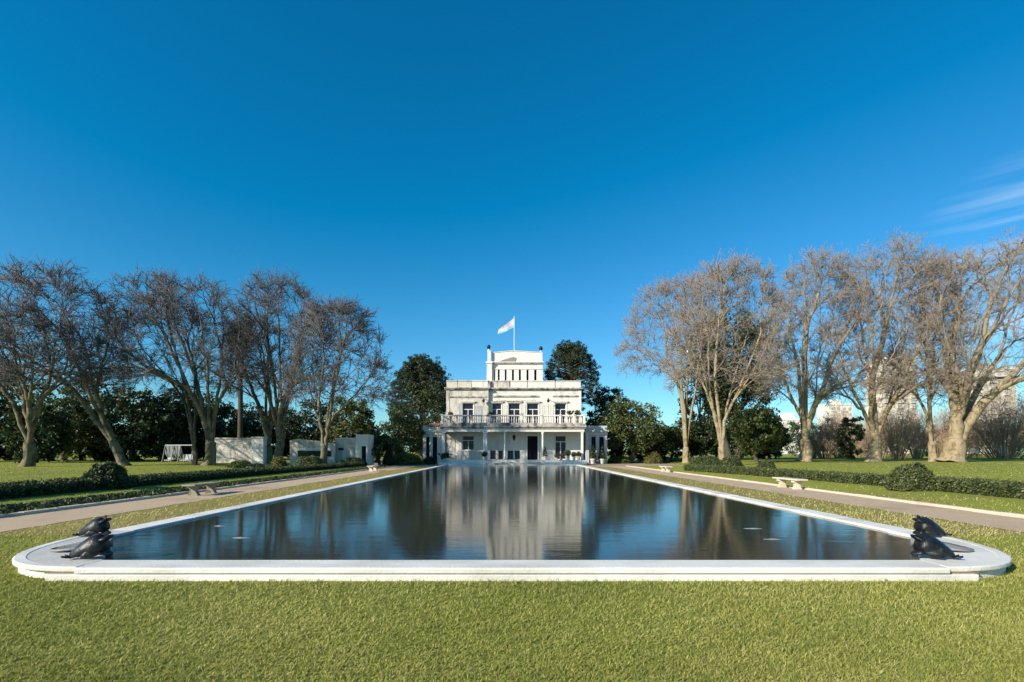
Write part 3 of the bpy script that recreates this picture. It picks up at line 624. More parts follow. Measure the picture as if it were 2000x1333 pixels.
def flagstrip(t0, t1, n=26, m=6):
    vs, fs = [], []
    for side in (0, 1):
        for i in range(n):
            u = i / (n - 1)
            for j in range(m):
                w = t0 + (t1 - t0) * j / (m - 1)
                x = fx - .06 - 2.25 * u - .25 * math.sin(u * 7) * u * w
                z = hz(621, 75) - 1.4 * w * (1 - .55 * u) - 1.75 * u ** .9 + .10 * math.sin(u * 9 + w * 2) * u
                y = 75 + .30 * math.sin(u * 8.5 + w * 2.5) * (u * .8 + .1) + side * .008
                vs.append((x, y, z))
    k = n * m
    for i in range(n - 1):
        for j in range(m - 1):
            a = i * m + j; fs.append((a, a + 1, a + m + 1, a + m)); fs.append((k + a, k + a + m, k + a + m + 1, k + a + 1))
    return MB().add(vs, fs)
flagstrip(0, .3).build('upper_stripe', M['flagpink'], fl, True); flagstrip(.3, .72).build('middle_stripe', M['flag'], fl, True); flagstrip(.72, 1).build('lower_stripe', M['flagblue'], fl, True)

# ------------------------------------------------------------------ plants: generators
def unit(a): return a / np.maximum(np.linalg.norm(a, axis=-1, keepdims=True), 1e-9)
def tubes(P, Rd, sides):
    """P (N,K,3) centre lines, Rd (N,K) radii -> vertices, quads"""
    N, K, _ = P.shape
    T = np.empty_like(P); T[:, 1:-1] = P[:, 2:] - P[:, :-2]; T[:, 0] = P[:, 1] - P[:, 0]; T[:, -1] = P[:, -1] - P[:, -2]; T = unit(T)
    ref = np.cross(unit(P[:, -1] - P[:, 0]), unit(rng.normal(size=(N, 3)))); ref = unit(ref)[:, None, :]
    U = unit(ref - (ref * T).sum(-1, keepdims=True) * T); W = np.cross(T, U)
    a = np.arange(sides) * 2 * np.pi / sides
    V = P[:, :, None, :] + Rd[:, :, None, None] * (np.cos(a)[None, None, :, None] * U[:, :, None, :] + np.sin(a)[None, None, :, None] * W[:, :, None, :])
    n, k, s = np.meshgrid(np.arange(N), np.arange(K - 1), np.arange(sides), indexing='ij'); b = (n * K + k) * sides
    F = np.stack([b + s, b + (s + 1) % sides, b + sides + (s + 1) % sides, b + sides + s], -1).reshape(-1, 4)
    return V.reshape(-1, 3), F
def cones(P, r):
    v, f = tubes(P, np.stack([r, r], 1), 3); N = len(P); v = v.reshape(N, 2, 3, 3)[:, 0]
    V = np.concatenate([v, P[:, 1:2]], 1).reshape(-1, 3); b = (np.arange(N) * 4)[:, None, None]
    return V, (b + np.array([[0, 1, 3], [1, 2, 3], [2, 0, 3]])[None]).reshape(-1, 3)
def merge(parts):
    vs, fs, n = [], [], 0
    for v, f in parts: vs.append(v); fs.append(f + n); n += len(v)
    return np.concatenate(vs), np.concatenate(fs)
def catmull(pts, K):
    pts = [np.asarray(p, float) for p in pts]; pts = [2 * pts[0] - pts[1]] + pts + [2 * pts[-1] - pts[-2]]; out = []; n = len(pts) - 3
    for t in np.linspace(0, n - 1e-6, K):
        i = int(t); u = t - i; p0, p1, p2, p3 = pts[i:i + 4]
        out.append(.5 * (2 * p1 + (p2 - p0) * u + (2 * p0 - 5 * p1 + 4 * p2 - p3) * u * u + (3 * p1 - p0 - 3 * p2 + p3) * u ** 3))
    return np.array(out)
def grow(P, Rd, m, t0, t1, ang, ratio, K, rr, rend, up=.15, jit=.18, lmin=.3, lean=(0, 0, 0), tap=.45):
    """m side shoots on every parent branch"""
    N, Kp, _ = P.shape; Ln = np.linalg.norm(np.diff(P, axis=1), axis=2).sum(1)
    idx = np.repeat(np.arange(N), m); t = t0 + (t1 - t0) * ((np.tile(np.arange(m), N) + rng.random(N * m)) / m)
    s = np.clip(t * (Kp - 1), 0, Kp - 1.001); i = s.astype(int); fr = (s - i)[:, None]
    pos = P[idx, i] * (1 - fr) + P[idx, i + 1] * fr; tan = unit(P[idx, i + 1] - P[idx, i]); r0 = Rd[idx, i] * (1 - fr[:, 0]) + Rd[idx, i + 1] * fr[:, 0]
    u = unit(np.cross(tan, unit(rng.normal(size=tan.shape)))); a = np.radians(rng.normal(ang, 11, len(idx)))[:, None]
    d = unit(np.cos(a) * tan + np.sin(a) * u + np.array([0, 0, up]) + np.array(lean))
    ln = np.maximum(Ln[idx] * ratio * (1 - tap * t) * rng.uniform(.65, 1.3, len(idx)), lmin)[:, None]
    pts = [pos]
    for k in range(K - 1):
        d = unit(d + rng.normal(0, jit, d.shape) + np.array([0, 0, up * .5])); pts.append(pts[-1] + d * ln / (K - 1))
    Q = np.stack(pts, 1); r0 = np.clip(r0 * rr, rend * 1.3, None)
    return Q, r0[:, None] + (rend - r0)[:, None] * np.linspace(0, 1, K)[None, :] ** .8

def plane_tree(base, fork, env, tw, label, bark, twig, N=850, zb=.5, stems=None, deep=.8, twr=.0165, shell=.62):
    """bare tree grown back from its twig tips: tips fill a dome, neighbouring tips share ever thicker sweeping branches down to the fork.
    base and fork are photograph pixels, env = (x0, x1, top, low, peak) is the dome's outline in pixels, tw the trunk width in pixels"""
    x, D, z = gp(base[0], base[1], zb); z = float(gz(x, D)); r = tw * D / 2150.
    root = thing('plane_tree', (x, D, z), label, 'tree', 'bare plane trees')
    off = np.array([x, D, z]); b0 = np.array([x, D, z - .1]); fk = wp(fork[0], fork[1], D)
    tl = catmull([b0, b0 * .5 + fk * .5 + np.array([rng.normal(0, .1), 0, 0]), fk, fk + (fk - b0) * .10], 12)[None]
    tr = r * np.interp(np.linspace(0, 1, 12), [0, .08, .25, .6, .85, 1], [1.5, 1.15, 1.0, .97, .82, .5])[None]
    v, f = tubes(tl, tr, 20); V = v.reshape(12, 20, 3); cc = tl[0][:, None, :]; th = np.arange(20) * 2 * np.pi / 20; ph = rng.random(3) * 6.28
    flute = 1 + (.09 * np.sin(3 * th + ph[0]) + .06 * np.sin(5 * th + ph[1]) + .05 * np.sin(8 * th + ph[2]))[None, :, None] * np.linspace(1.6, .7, 12)[:, None, None]
    link('trunk', np_mesh('trunk', (cc + (V - cc) * flute).reshape(-1, 3) + rng.normal(0, r * .03, v.shape) - off, f, bark, True), root)
    # twig tips inside the dome
    x0, x1, yt, yl, xp = env; q = rng.normal(size=(N * 3, 3)); q[:, 2] = np.abs(q[:, 2]) * 1.15 + .0; e = 2.3
    q = q / ((np.abs(q) ** e).sum(1) ** (1 / e))[:, None]; rad = np.where(rng.random(len(q)) < shell, rng.uniform(.86, 1.0, len(q)), rng.uniform(.58, .88, len(q)))
    q = q * rad[:, None] * (1 + .05 * np.sin(q[:, :1] * 7 + ph[0]) * np.sin(q[:, 1:2] * 6 + ph[1]) + .03 * np.sin(q[:, 2:] * 11 + ph[2]))
    hw = (x1 - x0) / 2 * D / 1000; dw = min(hw * deep, 8.5); Dq = D + q[:, 1] * dw
    pxq = np.where(q[:, 0] < 0, xp + q[:, 0] * (xp - x0), xp + q[:, 0] * (x1 - xp)); pyq = yl - q[:, 2] * (yl - yt)
    T = np.stack([(pxq - CX) * D / 1000, Dq, CAM_H + (HZ - pyq) * D / 1000], 1)[:N]
    segs = []                                        # (p0, d0, p1, d1, count, parent count, level)
    stack = [(fk - unit(fk - b0) * r * 1.1, unit(fk - b0), np.arange(N), 0, N)]
    while stack:
        p, d, idx, lv, pc = stack.pop(); n = len(idx); P_ = T[idx]
        c = P_.mean(0)
        if n == 1:
            segs.append((p, d, c, unit(c - p), 1, pc, lv)); continue
        k = 1 if n < 4 else (2 if lv else 3)
        groups = [idx]
        for _ in range(1 if n < 6 or lv else 2):
            new = []
            for g in groups:
                if len(g) < 2: new.append(g); continue
                A_ = T[g] - p; A_ = A_ / np.linalg.norm(A_, axis=1, keepdims=True) * np.linalg.norm(A_, axis=1, keepdims=True) ** .5; M_ = A_ - A_.mean(0); w_, v_ = np.linalg.eigh(M_.T @ M_); ax_ = M_ @ (v_[:, -1] + rng.normal(0, .25, 3) * .5); cut = np.quantile(ax_, rng.uniform(.34, .66)); m_ = ax_ <= cut
                if m_.all() or not m_.any(): m_ = np.arange(len(g)) < len(g) // 2
                new += [g[m_], g[~m_]]
            groups = new
        for g in groups:
            if not len(g): continue
            cg = T[g].mean(0); dv = cg - p; dist = np.linalg.norm(dv); sp = np.sqrt(((T[g] - cg) ** 2).sum(1).mean())
            if len(g) == 1: segs.append((p, d, cg, unit(dv), 1, n, lv)); continue
            go = np.clip(dist - (1.35 if lv > 1 else 1.8) * sp, (.16 if lv > 1 else .13) * dist, .72 * dist)
            dirn = unit(dv / dist * .8 + d * .45); ch = p + dirn * go + rng.normal(0, .035, 3) * go; dn = unit(unit(cg - ch) * .75 + dirn * .4 + rng.normal(0, .07, 3))
            segs.append((p, unit(d * .55 + dirn * .75), ch, dn, len(g), n, lv)); stack.append((ch, dn, g, lv + 1, n))
    p0 = np.array([q_[0] for q_ in segs]); d0 = np.array([q_[1] for q_ in segs]); p1 = np.array([q_[2] for q_ in segs]); d1 = np.array([q_[3] for q_ in segs]); cnt = np.array([q_[4] for q_ in segs], float); lv = np.array([q_[6] for q_ in segs])
    ln = np.linalg.norm(p1 - p0, axis=1)[:, None]; K = 6; t = np.linspace(0, 1, K)[None, :, None]
    m0, m1 = (d0 * ln)[:, None], (d1 * ln)[:, None]
    S = (2 * t ** 3 - 3 * t ** 2 + 1) * p0[:, None] + (t ** 3 - 2 * t ** 2 + t) * m0 + (-2 * t ** 3 + 3 * t ** 2) * p1[:, None] + (t ** 3 - t ** 2) * m1
    S[:, 1:-1] += rng.normal(0, .018, S[:, 1:-1].shape) * np.minimum(ln, 3)[:, None, :]
    ex_ = .46 + .12 * np.clip(-np.log10(cnt / N) / 1.5, 0, 1); rr = np.clip(r * .94 * (cnt / N) ** ex_, .016, None); par = np.array([q_[5] for q_ in segs], float); ra = np.minimum(rr * 1.22, r * (par / N) ** .5)
    Rr = ra[:, None] + (rr - ra)[:, None] * np.linspace(0, 1, K)[None, :]; one = cnt == 1; Rr[one] = np.linspace(.022, .013, K)[None]
    big = cnt > N * .045
    for k in np.where(big)[0]:
        v, f = tubes(S[k:k + 1], Rr[k:k + 1], 10); link('limb', np_mesh('limb', v - off, f, bark, True), root)
    md = ~big & (cnt > 6)
    sm_ = ~big & ~md
    C, Cr = grow(S[sm_], Rr[sm_], 3, .12, 1, 34, .72, 3, .80, twr * .85, up=.10, jit=.12, lmin=.8, tap=.2)
    E, Er = grow(C, Cr, 2, .15, 1, 36, .66, 2, .9, twr * .85, up=.06, lmin=.5, tap=.1)
    v, f = merge([tubes(S[md], Rr[md], 6), tubes(S[sm_][:, ::2] if False else S[sm_][:, [0, 2, 3, 5]], Rr[sm_][:, [0, 2, 3, 5]], 3), tubes(C, Cr, 3)]); cv, cf = cones(E, Er[:, 0])
    link('crown', np_mesh('crown', np.concatenate([v, cv]) - off, [f, cf + len(v)], twig), root)
    return root

def leaves(c, size, out=None, aspect=.55, tint=None, droop=0.):
    """one folded rhombus for every centre"""
    n = len(c); a = rng.normal(size=(n, 3)); a[:, 2] -= droop
    if out is not None: a += out * .4
    a = unit(a); nn = unit(rng.normal(size=(n, 3)) + (0 if out is None else out * .9) + np.array([0, 0, .35])); b = unit(np.cross(a, nn)); nn = np.cross(b, a)
    s = (size * rng.uniform(.6, 1.35, n))[:, None]
    V = np.stack([c - a * s * .5, c + b * s * aspect * .5 + nn * s * .07, c + a * s * .5, c - b * s * aspect * .5 + nn * s * .07], 1).reshape(-1, 3)
    F = np.arange(4 * n).reshape(n, 4); t = rng.random(n) if tint is None else tint
    return V, F, np.repeat(np.clip(t, 0, 1), 4)
def clumps(cs, rs, per, size, aspect=.55, ctr=None, droop=0.):
    """leaf clumps: centres cs (N,3), radii rs (N,3)"""
    n = len(cs); idx = np.repeat(np.arange(n), per); d = unit(rng.normal(size=(len(idx), 3))); rad = rng.random(len(idx)) ** .45
    p = cs[idx] + d * rs[idx] * rad[:, None]
    ct = rng.normal(.5, .16, n)[idx] + rng.normal(0, .17, len(idx))
    return leaves(p, size, d, aspect, ct, droop)
def leaf_tree(px, top, bot, halfw, D, label, mat, name='evergreen_tree', per=90, n=90, size=.34, cat='tree', group='evergreen trees', shape='round', gap=0., aspect=.55, trunk=True, zb=None, base=None, dens=1., bark=None):
    """tapered trunk with limbs and a lumpy crown of leaf clumps; px, top, bot, halfw are photograph pixels at depth D"""
    x = hx(px, D); z0 = float(gz(x, D)) if zb is None else zb; root = thing(name, (x, D, z0), label, cat, group)
    zt, zb_ = hz(top, D), max(hz(bot, D), z0 + .1); W = halfw * D / 1000.; Hh = (zt - zb_) / 2; cz = (zt + zb_) / 2; off = np.array([x, D, z0])
    d = unit(rng.normal(size=(n, 3))); rad = (.35 + .65 * rng.random(n) ** .5)[:, None]
    if shape == 'cone':
        h = rng.random(n) ** .8; rr = (1 - h) ** .8 * rng.random(n) ** .4; a = rng.random(n) * 6.283
        cs = np.stack([x + W * rr * np.cos(a), D + W * rr * np.sin(a), zb_ + h * (zt - zb_)], 1)
    elif shape == 'spread':
        d[:, 2] = np.abs(d[:, 2]) * 1.0 - .25; cs = np.array([x, D, cz - .2 * Hh]) + d * rad * np.array([W, W, Hh * 1.1])
    else:
        cs = np.array([x, D, cz]) + d * rad * np.array([W, W, Hh])
    cs += rng.normal(0, W * .05, cs.shape); cr = W * rng.uniform(.16, .30, n)[:, None] * np.array([1, 1, .75])
    cs[:, 2] = np.maximum(cs[:, 2], z0 + cr[:, 2] * .6)
    v, f, t = clumps(cs, cr, int(per * dens), size, aspect); link('crown', np_mesh('crown', v - off, f, mat, False, t), root)
    if trunk:
        tp = np.array([[x, D, z0 - .1], [x + rng.normal(0, .1) * W, D, z0 + (cz - z0) * .5], [x + rng.normal(0, .1) * W, D, cz + Hh * .4]]); r = max(.05, W * .075)
        P = [catmull(tp, 8)]; Rr = [np.linspace(r * 1.2, r * .3, 8)]
        for k in range(7):
            q = cs[rng.integers(n)]; st = tp[1] * .6 + tp[2] * .4 * rng.random() + tp[1] * .4 * (1 - rng.random()); st = tp[0] + (tp[2] - tp[0]) * rng.uniform(.3, .7)
            P.append(catmull([st, (st + q) / 2 + np.array([0, 0, .08 * W]), q], 8)); Rr.append(np.linspace(r * .5, r * .12, 8))
        v, f = tubes(np.array(P), np.array(Rr), 8); link('trunk', np_mesh('trunk', v - off, f, bark or M['bark_dark'], True), root)
    return root
def bunya(px, top, bot, halfw, D, label, nb=170, tuft=34, hollow=.3):
    """dome-shaped araucaria: whorled boughs that arch out and end in heavy leaf tufts, open inside"""
    x = hx(px, D); root = thing('bunya_pine', (x, D, 0), label, 'tree', 'domed araucarias behind the mansion'); off = np.array([x, D, 0.])
    zt, zb_ = hz(top, D), hz(bot, D); W = halfw * D / 1000.; Hh = zt - zb_
    h = np.sort(rng.random(nb) ** .75); a = np.arange(nb) * 2.39996 + rng.normal(0, .2, nb)
    rr = W * np.clip(1 - h ** 2.6, .004, 1) ** .55 * rng.uniform(.86, 1.03, nb)
    tip = np.stack([x + rr * np.cos(a), D + rr * np.sin(a), zb_ + Hh * h], 1)
    st = np.stack([np.full(nb, x), np.full(nb, D), zb_ + Hh * (h * .80 + .06)], 1)
    P = np.array([catmull([st[i], st[i] * .45 + tip[i] * .55 + np.array([0, 0, .07 * rr[i]]), tip[i]], 7) for i in range(nb)])
    Rr = np.linspace(.10, .03, 7)[None].repeat(nb, 0)
    tv, tf = tubes(np.concatenate([P]), Rr, 5)
    tk = catmull([(x, D, -.1), (x, D, zb_), (x, D, zt - .3)], 10)[None]; kv, kf = tubes(tk, np.linspace(.55, .10, 10)[None], 12)
    v, f = merge([(tv, tf), (kv, kf)]); link('trunk', np_mesh('trunk', v - off, f, M['bark_dark'], True), root)
    cs = np.concatenate([P[:, -1], P[:, -2] + rng.normal(0, .25, (nb, 3)), P[:, -1] + rng.normal(0, .45, (nb, 3))] + ([P[:, -3] + rng.normal(0, .3, (nb, 3))] if hollow < .5 else []))
    cr = rng.uniform(.34, .62, len(cs))[:, None] * np.array([1, 1, .8]) * (W / 6.5)
    v, f, t = clumps(cs, cr, tuft, .36, .22); link('crown', np_mesh('crown', v - off, f, M['leaf_bunya'], False, t), root)
    return root

# ------------------------------------------------------------------ bare plane trees (positions and limbs read off the photograph)
bo, bp_, td, tp_ = M['bark_olive'], M['bark_plane'], M['twig_dark'], M['twig_pale']
plane_tree((52, 912), (57, 868), (-87, 177, 598, 765, 45), 20, 'bare mossy tree with short thick upright trunk at the edge of the lawn', bo, td, N=449, shell=.82)
plane_tree((243, 910), (222, 866), (-58, 245, 522, 745, 95), 16, 'bare tree sweeping away from the pool, its trunk slanting behind the round bush', bo, td, N=658, shell=.82)
plane_tree((379, 908), (379, 874), (227, 410, 560, 745, 315), 9, 'slender reddish bare tree leaning beside the white garden swing', M['bark_dark'], td, N=311, shell=.82)
plane_tree((409, 908), (412, 866), (191, 514, 530, 765, 345), 19, 'bare tree with stout pollarded trunk in front of the long white garden wall', bo, td, N=658, shell=.82)
plane_tree((522, 904), (525, 872), (425, 585, 610, 775, 495), 13, 'short dark trunked bare tree with knobbly head, beside the twin of greater height', bo, td, N=311, shell=.82)
plane_tree((548, 906), (548, 866), (442, 665, 530, 755, 545), 16, 'tallest bare tree near the gabled garden wall, upright dark trunk', bo, td, N=588, shell=.82)
plane_tree((633, 908), (634, 872), (562, 768, 578, 790, 660), 13, 'bare tree with wide rounded crown, nearest the mansion on the shaded side', bo, td, N=588, shell=.82)
plane_tree((1340, 900), (1340, 876), (1202, 1417, 540, 730, 1325), 12, 'pale bare tree with two slim stems, nearest the mansion on the sunlit side', bp_, tp_, N=859, shell=.72, zb=.45)
plane_tree((1413, 906), (1409, 876), (1297, 1553, 506, 760, 1425), 13, 'pale bare tree rising from clipped mounds, its side stem curving up before the dark evergreen', bp_, tp_, N=859, shell=.72)
plane_tree((1572, 902), (1571, 862), (1479, 1722, 488, 780, 1600), 22, 'bare tree with squat pale trunk and heavy slanting limb, next to the white flats', bp_, tp_, N=1031, shell=.72)
plane_tree((1707, 902), (1709, 862), (1587, 1891, 470, 790, 1745), 22, 'bare tree whose thick limb forks low and leans out over the thicket', bp_, tp_, N=1089, shell=.72)
plane_tree((1822, 902), (1819, 866), (1725, 1885, 500, 770, 1800), 12, 'slimmer bare tree standing close against the huge twisted one', bp_, tp_, N=515, shell=.72)
plane_tree((1862, 903), (1866, 862), (1757, 2153, 468, 780, 1935), 38, 'huge bare tree with the widest trunk and many twisting limbs', bp_, tp_, N=1261, shell=.72)

# ------------------------------------------------------------------ evergreens round the mansion
bunya(824, 700, 812, 62, 82, 'dark domed araucaria rising behind the pale tile-roofed wing', nb=280, tuft=34, hollow=.2)
bunya(1115, 670, 800, 58, 80, 'tall open domed araucaria showing its boughs beside the tower', nb=240, tuft=30, hollow=.8)
leaf_tree(822, 745, 880, 60, 78, 'dense dark green tree between the araucaria and the pale wing', M['leaf_dark'], n=110)
leaf_tree(783, 800, 898, 42, 70, 'rounded glossy evergreen in front of the pale wing', M['leaf_mag'], name='magnolia_tree', n=110, size=.30, per=75)
leaf_tree(742, 842, 900, 38, 62, 'low spreading shrubby tree with pale olive leaves by the garden wall', M['leaf_hedge'], name='olive_tree', n=60, shape='spread', per=70)
leaf_tree(1195, 748, 880, 40, 86, 'dark round headed tree behind the shaded wing', M['leaf_dark'], n=90)
leaf_tree(1165, 795, 880, 26, 82, 'bright green bush tree squeezed between the house corner and the shaded wing', M['leaf_mag'], n=50, per=70)
leaf_tree(1230, 778, 885, 58, 74, 'sunlit broadleaf tree with light green leaves beside the shaded wing', M['leaf_mag'], name='magnolia_tree', n=120, per=80, size=.36)
leaf_tree(1292, 822, 898, 52, 78, 'low dark spreading tree at the shaded end of the forecourt', M['leaf_dark'], n=90, shape='spread')
leaf_tree(1425, 608, 800, 84, 74, 'very tall dark evergreen towering behind the pale bare trees', M['leaf_dark'], n=220, per=95, size=.38)
leaf_tree(1372, 690, 890, 46, 82, 'dark evergreen with a tall narrow crown behind the slim pale stems', M['leaf_dark'], n=100, per=70, size=.38)
leaf_tree(1440, 700, 885, 66, 74, 'broad dark evergreen filling the gap under the towering one', M['leaf_dark'], n=130, per=80, size=.36)
leaf_tree(1478, 795, 890, 48, 62, 'sunlit magnolia with big glossy leaves next to the lawn', M['leaf_mag'], name='magnolia_tree', n=110, per=80, size=.36)
leaf_tree(1366, 815, 900, 36, 82, 'deep shaded shrub tree between the slim pale stems', M['leaf_shade'], n=60)
leaf_tree(1660, 812, 896, 26, 80, 'single dark evergreen standing in the brown thicket', M['leaf_dark'], n=60)
# shelter belt behind the shaded lawn
belt = [(-70, 730, 62, 62), (15, 690, 70, 70), (70, 790, 52, 56), (125, 765, 60, 62), (190, 735, 64, 68), (255, 760, 58, 64), (318, 770, 56, 66), (372, 755, 56, 70), (430, 785, 50, 74), (610, 770, 58, 78), (685, 772, 46, 76), (545, 790, 48, 80), (488, 790, 44, 80)]
adj = ['farthest out of frame', 'tallest of the shelter belt, conifer dark', 'low and bushy behind the short mossy trunk', 'rounded, with a lighter green face', 'broad and dark behind the slanting trunk', 'narrow, behind the leaning trunk with side shoots', 'behind the white garden swing, very dark', 'between the slender reddish tree and the stout pollard', 'peeping over the long white garden wall', 'over the gabled wall, dense and black green', 'with yellowish top at the end of the gabled wall', 'behind the tallest bare tree', 'behind the brown headed palm']
for i, ((px, top, hw, D), a_) in enumerate(zip(belt, adj)):
    leaf_tree(px, top, 902, hw, D, 'shelter belt evergreen ' + a_, M['leaf_mag'] if i in (3, 10) else M[('leaf_shade', 'leaf_dark', 'leaf_trim')[i % 3]], n=100, per=60, size=.42, group='shelter belt evergreens')
under = [(-60, 62, 46), (-5, 66, 40), (45, 64, 44), (105, 66, 42), (160, 68, 46), (215, 66, 40), (268, 70, 44), (320, 72, 42), (372, 74, 40), (425, 70, 36), (470, 84, 40), (528, 84, 40), (585, 84, 44), (648, 84, 40), (705, 80, 34), (735, 78, 30)]
where = ['past the frame edge', 'at the foot of the tallest belt conifer', 'directly behind the short mossy trunk', 'with branches low to the lawn beside the mossy trunk', 'under the rounded lighter evergreen', 'left of the slanting trunk', 'right of the slanting trunk', 'behind the swing seat', 'behind the slender reddish tree', 'above the long garden wall start', 'above the long garden wall end', 'behind the knobbly headed tree', 'above the gabled wall start', 'above the gabled wall end', 'above the boxy pavilion', 'beside the pavilion\'s stepped end']
under += [(1560, 118, 34), (1620, 122, 36), (1690, 124, 38), (1765, 122, 38), (1835, 120, 36), (1905, 118, 38), (1975, 118, 38), (2040, 116, 36), (1215, 84, 36), (1262, 86, 36), (1310, 86, 36), (1352, 88, 34), (1398, 88, 36), (1448, 86, 36), (1492, 84, 30), (1515, 90, 22)]
where += ['far off before the white flats', 'far off behind the single dark evergreen', 'far off behind the forking tree', 'far off under the leaning limb', 'far off in the gap beside the huge trunk', 'far off past the huge trunk', 'far off behind the single wide board', 'far off beyond the frame', 'behind the sunlit broadleaf tree', 'at the back of the forecourt', 'under the low dark spreading tree', 'between the slim pale stems', 'behind the long low mound', 'under the broad dark evergreen', 'under the sunlit magnolia', 'at the end beside the white flats']
for (px, D, hw), w_ in zip(under, where):
    leaf_tree(px, 828 + rng.integers(-16, 16), 900, hw, D, 'dark undergrowth shrub ' + w_, M[('leaf_shade', 'leaf_dark', 'leaf_trim', 'leaf_shade', 'leaf_mag')[int(rng.integers(5))]], name='understory_shrub', cat='shrub', group='understory shrubs', n=60, per=60, size=.42, trunk=True)
# thicket of brown twiggy shrubs behind the sunlit lawn
def twig_shrub(px, top, halfw, D, label, n=42, mat=None, leafy=0, name='twiggy_shrub', group='brown bare thicket'):
    x = hx(px, D); z0 = float(gz(x, D)); root = thing(name, (x, D, z0), label, 'shrub', group); W = halfw * D / 1000.; Hh = hz(top, D) - z0; off = np.array([x, D, z0])
    a = rng.random(n) * 6.283; r = np.sqrt(rng.random(n)); h = Hh * np.sqrt(np.clip(1 - (r * .85) ** 2, .1, 1)) * rng.uniform(.8, 1.02, n)
    P = np.array([catmull([(x + W * .25 * r[i] * math.cos(a[i]), D + W * .25 * r[i] * math.sin(a[i]), z0), (x + W * .6 * r[i] * math.cos(a[i]), D + W * .6 * r[i] * math.sin(a[i]), z0 + h[i] * .5), (x + W * r[i] * math.cos(a[i]), D + W * r[i] * math.sin(a[i]), z0 + h[i])], 7) for i in range(n)])
    Rr = np.linspace(.055, .012, 7)[None].repeat(n, 0); v, f = tubes(P, Rr, 5); link('stems', np_mesh('stems', v - off, f, mat or M['bark_plane'], True), root)
    A, Ar = grow(P, Rr, 7, .2, 1, 35, .4, 4, .7, .010); B, Br = grow(A, Ar, 5, .1, 1, 40, .6, 3, .8, .011, lmin=.4); C, Cr = grow(B, Br, 2, .1, 1, 45, .7, 2, .8, .010, lmin=.35)
    v, f = merge([tubes(A, Ar, 3), tubes(B, Br, 3)]); cv, cf = cones(C, Cr[:, 0]); link('twigs', np_mesh('twigs', np.concatenate([v, cv]) - off, [f, cf + len(v)], M['twig_brown']), root)
    if leafy:
        cs = B[rng.integers(len(B), size=leafy), -1]; v, f, t = leaves(cs + rng.normal(0, .15, cs.shape), .22, None, .5); link('foliage', np_mesh('foliage', v - off, f, M['leaf_brown'], False, t), root)
    return root
M['twig_brown'] = pmat('brown_twigs', (.40, .29, .20), (.46, .34, .24), scale=.3, rough=.9, spec=.1)
for px, top, hw, D, lab in ((1610, 815, 34, 84, 'greyish brown bare shrub beside the white flats'), (1640, 800, 30, 92, 'taller bare shrub just behind the single dark evergreen'), (1752, 790, 48, 82, 'wide brown bare shrub under the low leaning limb'), (1838, 800, 40, 100, 'brown bare shrub seen in the gap beside the huge trunk'), (1680, 815, 30, 104, 'pale bare shrub far behind the low forking trunk'), (1792, 805, 36, 88, 'brown bare shrub close to the slimmer bare tree'), (1720, 812, 30, 94, 'bare shrub hidden behind the low forking trunk'), (1585, 838, 26, 92, 'low grey bare shrub behind the squat pale trunk')):
    twig_shrub(px, top, hw, D, lab)
twig_shrub(1962, 770, 92, 84, 'big russet brown domed shrub beyond the huge twisted tree', n=80, leafy=7000)
twig_shrub(1885, 815, 34, 96, 'small brown shrub between the huge trunk and the russet dome', n=36, leafy=1500)
twig_shrub(2080, 780, 70, 88, 'russet brown shrub at the far edge of the sunlit lawn', n=44, leafy=3000)
# palm with a shaggy brown skirt
px, D = 468, 62.; x = hx(px, D); pr = thing('shaggy_palm', (x, D, .5), 'tall thin palm with shaggy brown and green head among the bare trees', 'palm')
zt = hz(655, D); tk = catmull([(x, D, .4), (x + .1, D, zt * .5), (x - .05, D, zt)], 12)[None]; v, f = tubes(tk, np.interp(np.linspace(0, 1, 12), [0, .1, 1], [.42, .30, .26])[None], 12)
link('trunk', np_mesh('trunk', v - np.array([x, D, .5]), f, M['bark_dark'], True), pr)
nf = 110; a = rng.random(nf) * 6.283; el = rng.uniform(-1.1, 1.2, nf); ln = rng.uniform(1.6, 2.5, nf); P = []
for i in range(nf):
    dd = np.array([math.cos(a[i]) * math.cos(el[i]), math.sin(a[i]) * math.cos(el[i]), math.sin(el[i])]); p0 = np.array([x, D, zt]); P.append(catmull([p0, p0 + dd * ln[i] * .55, p0 + dd * ln[i] * .9 + np.array([0, 0, -.5])], 8))
P = np.array(P); tt = rng.integers(2, 8, (nf, 36)); cs = P[np.arange(nf)[:, None], tt].reshape(-1, 3) + rng.normal(0, .12, (nf * 36, 3))
v, f, t = leaves(cs, .55, None, .12, np.repeat(np.clip((.9 - el) / 2 + .1, 0, 1), 36) + rng.normal(0, .1, nf * 36), .6)
link('fronds', np_mesh('fronds', v - np.array([x, D, .5]), f, M['leaf_palm'], False, t), pr)

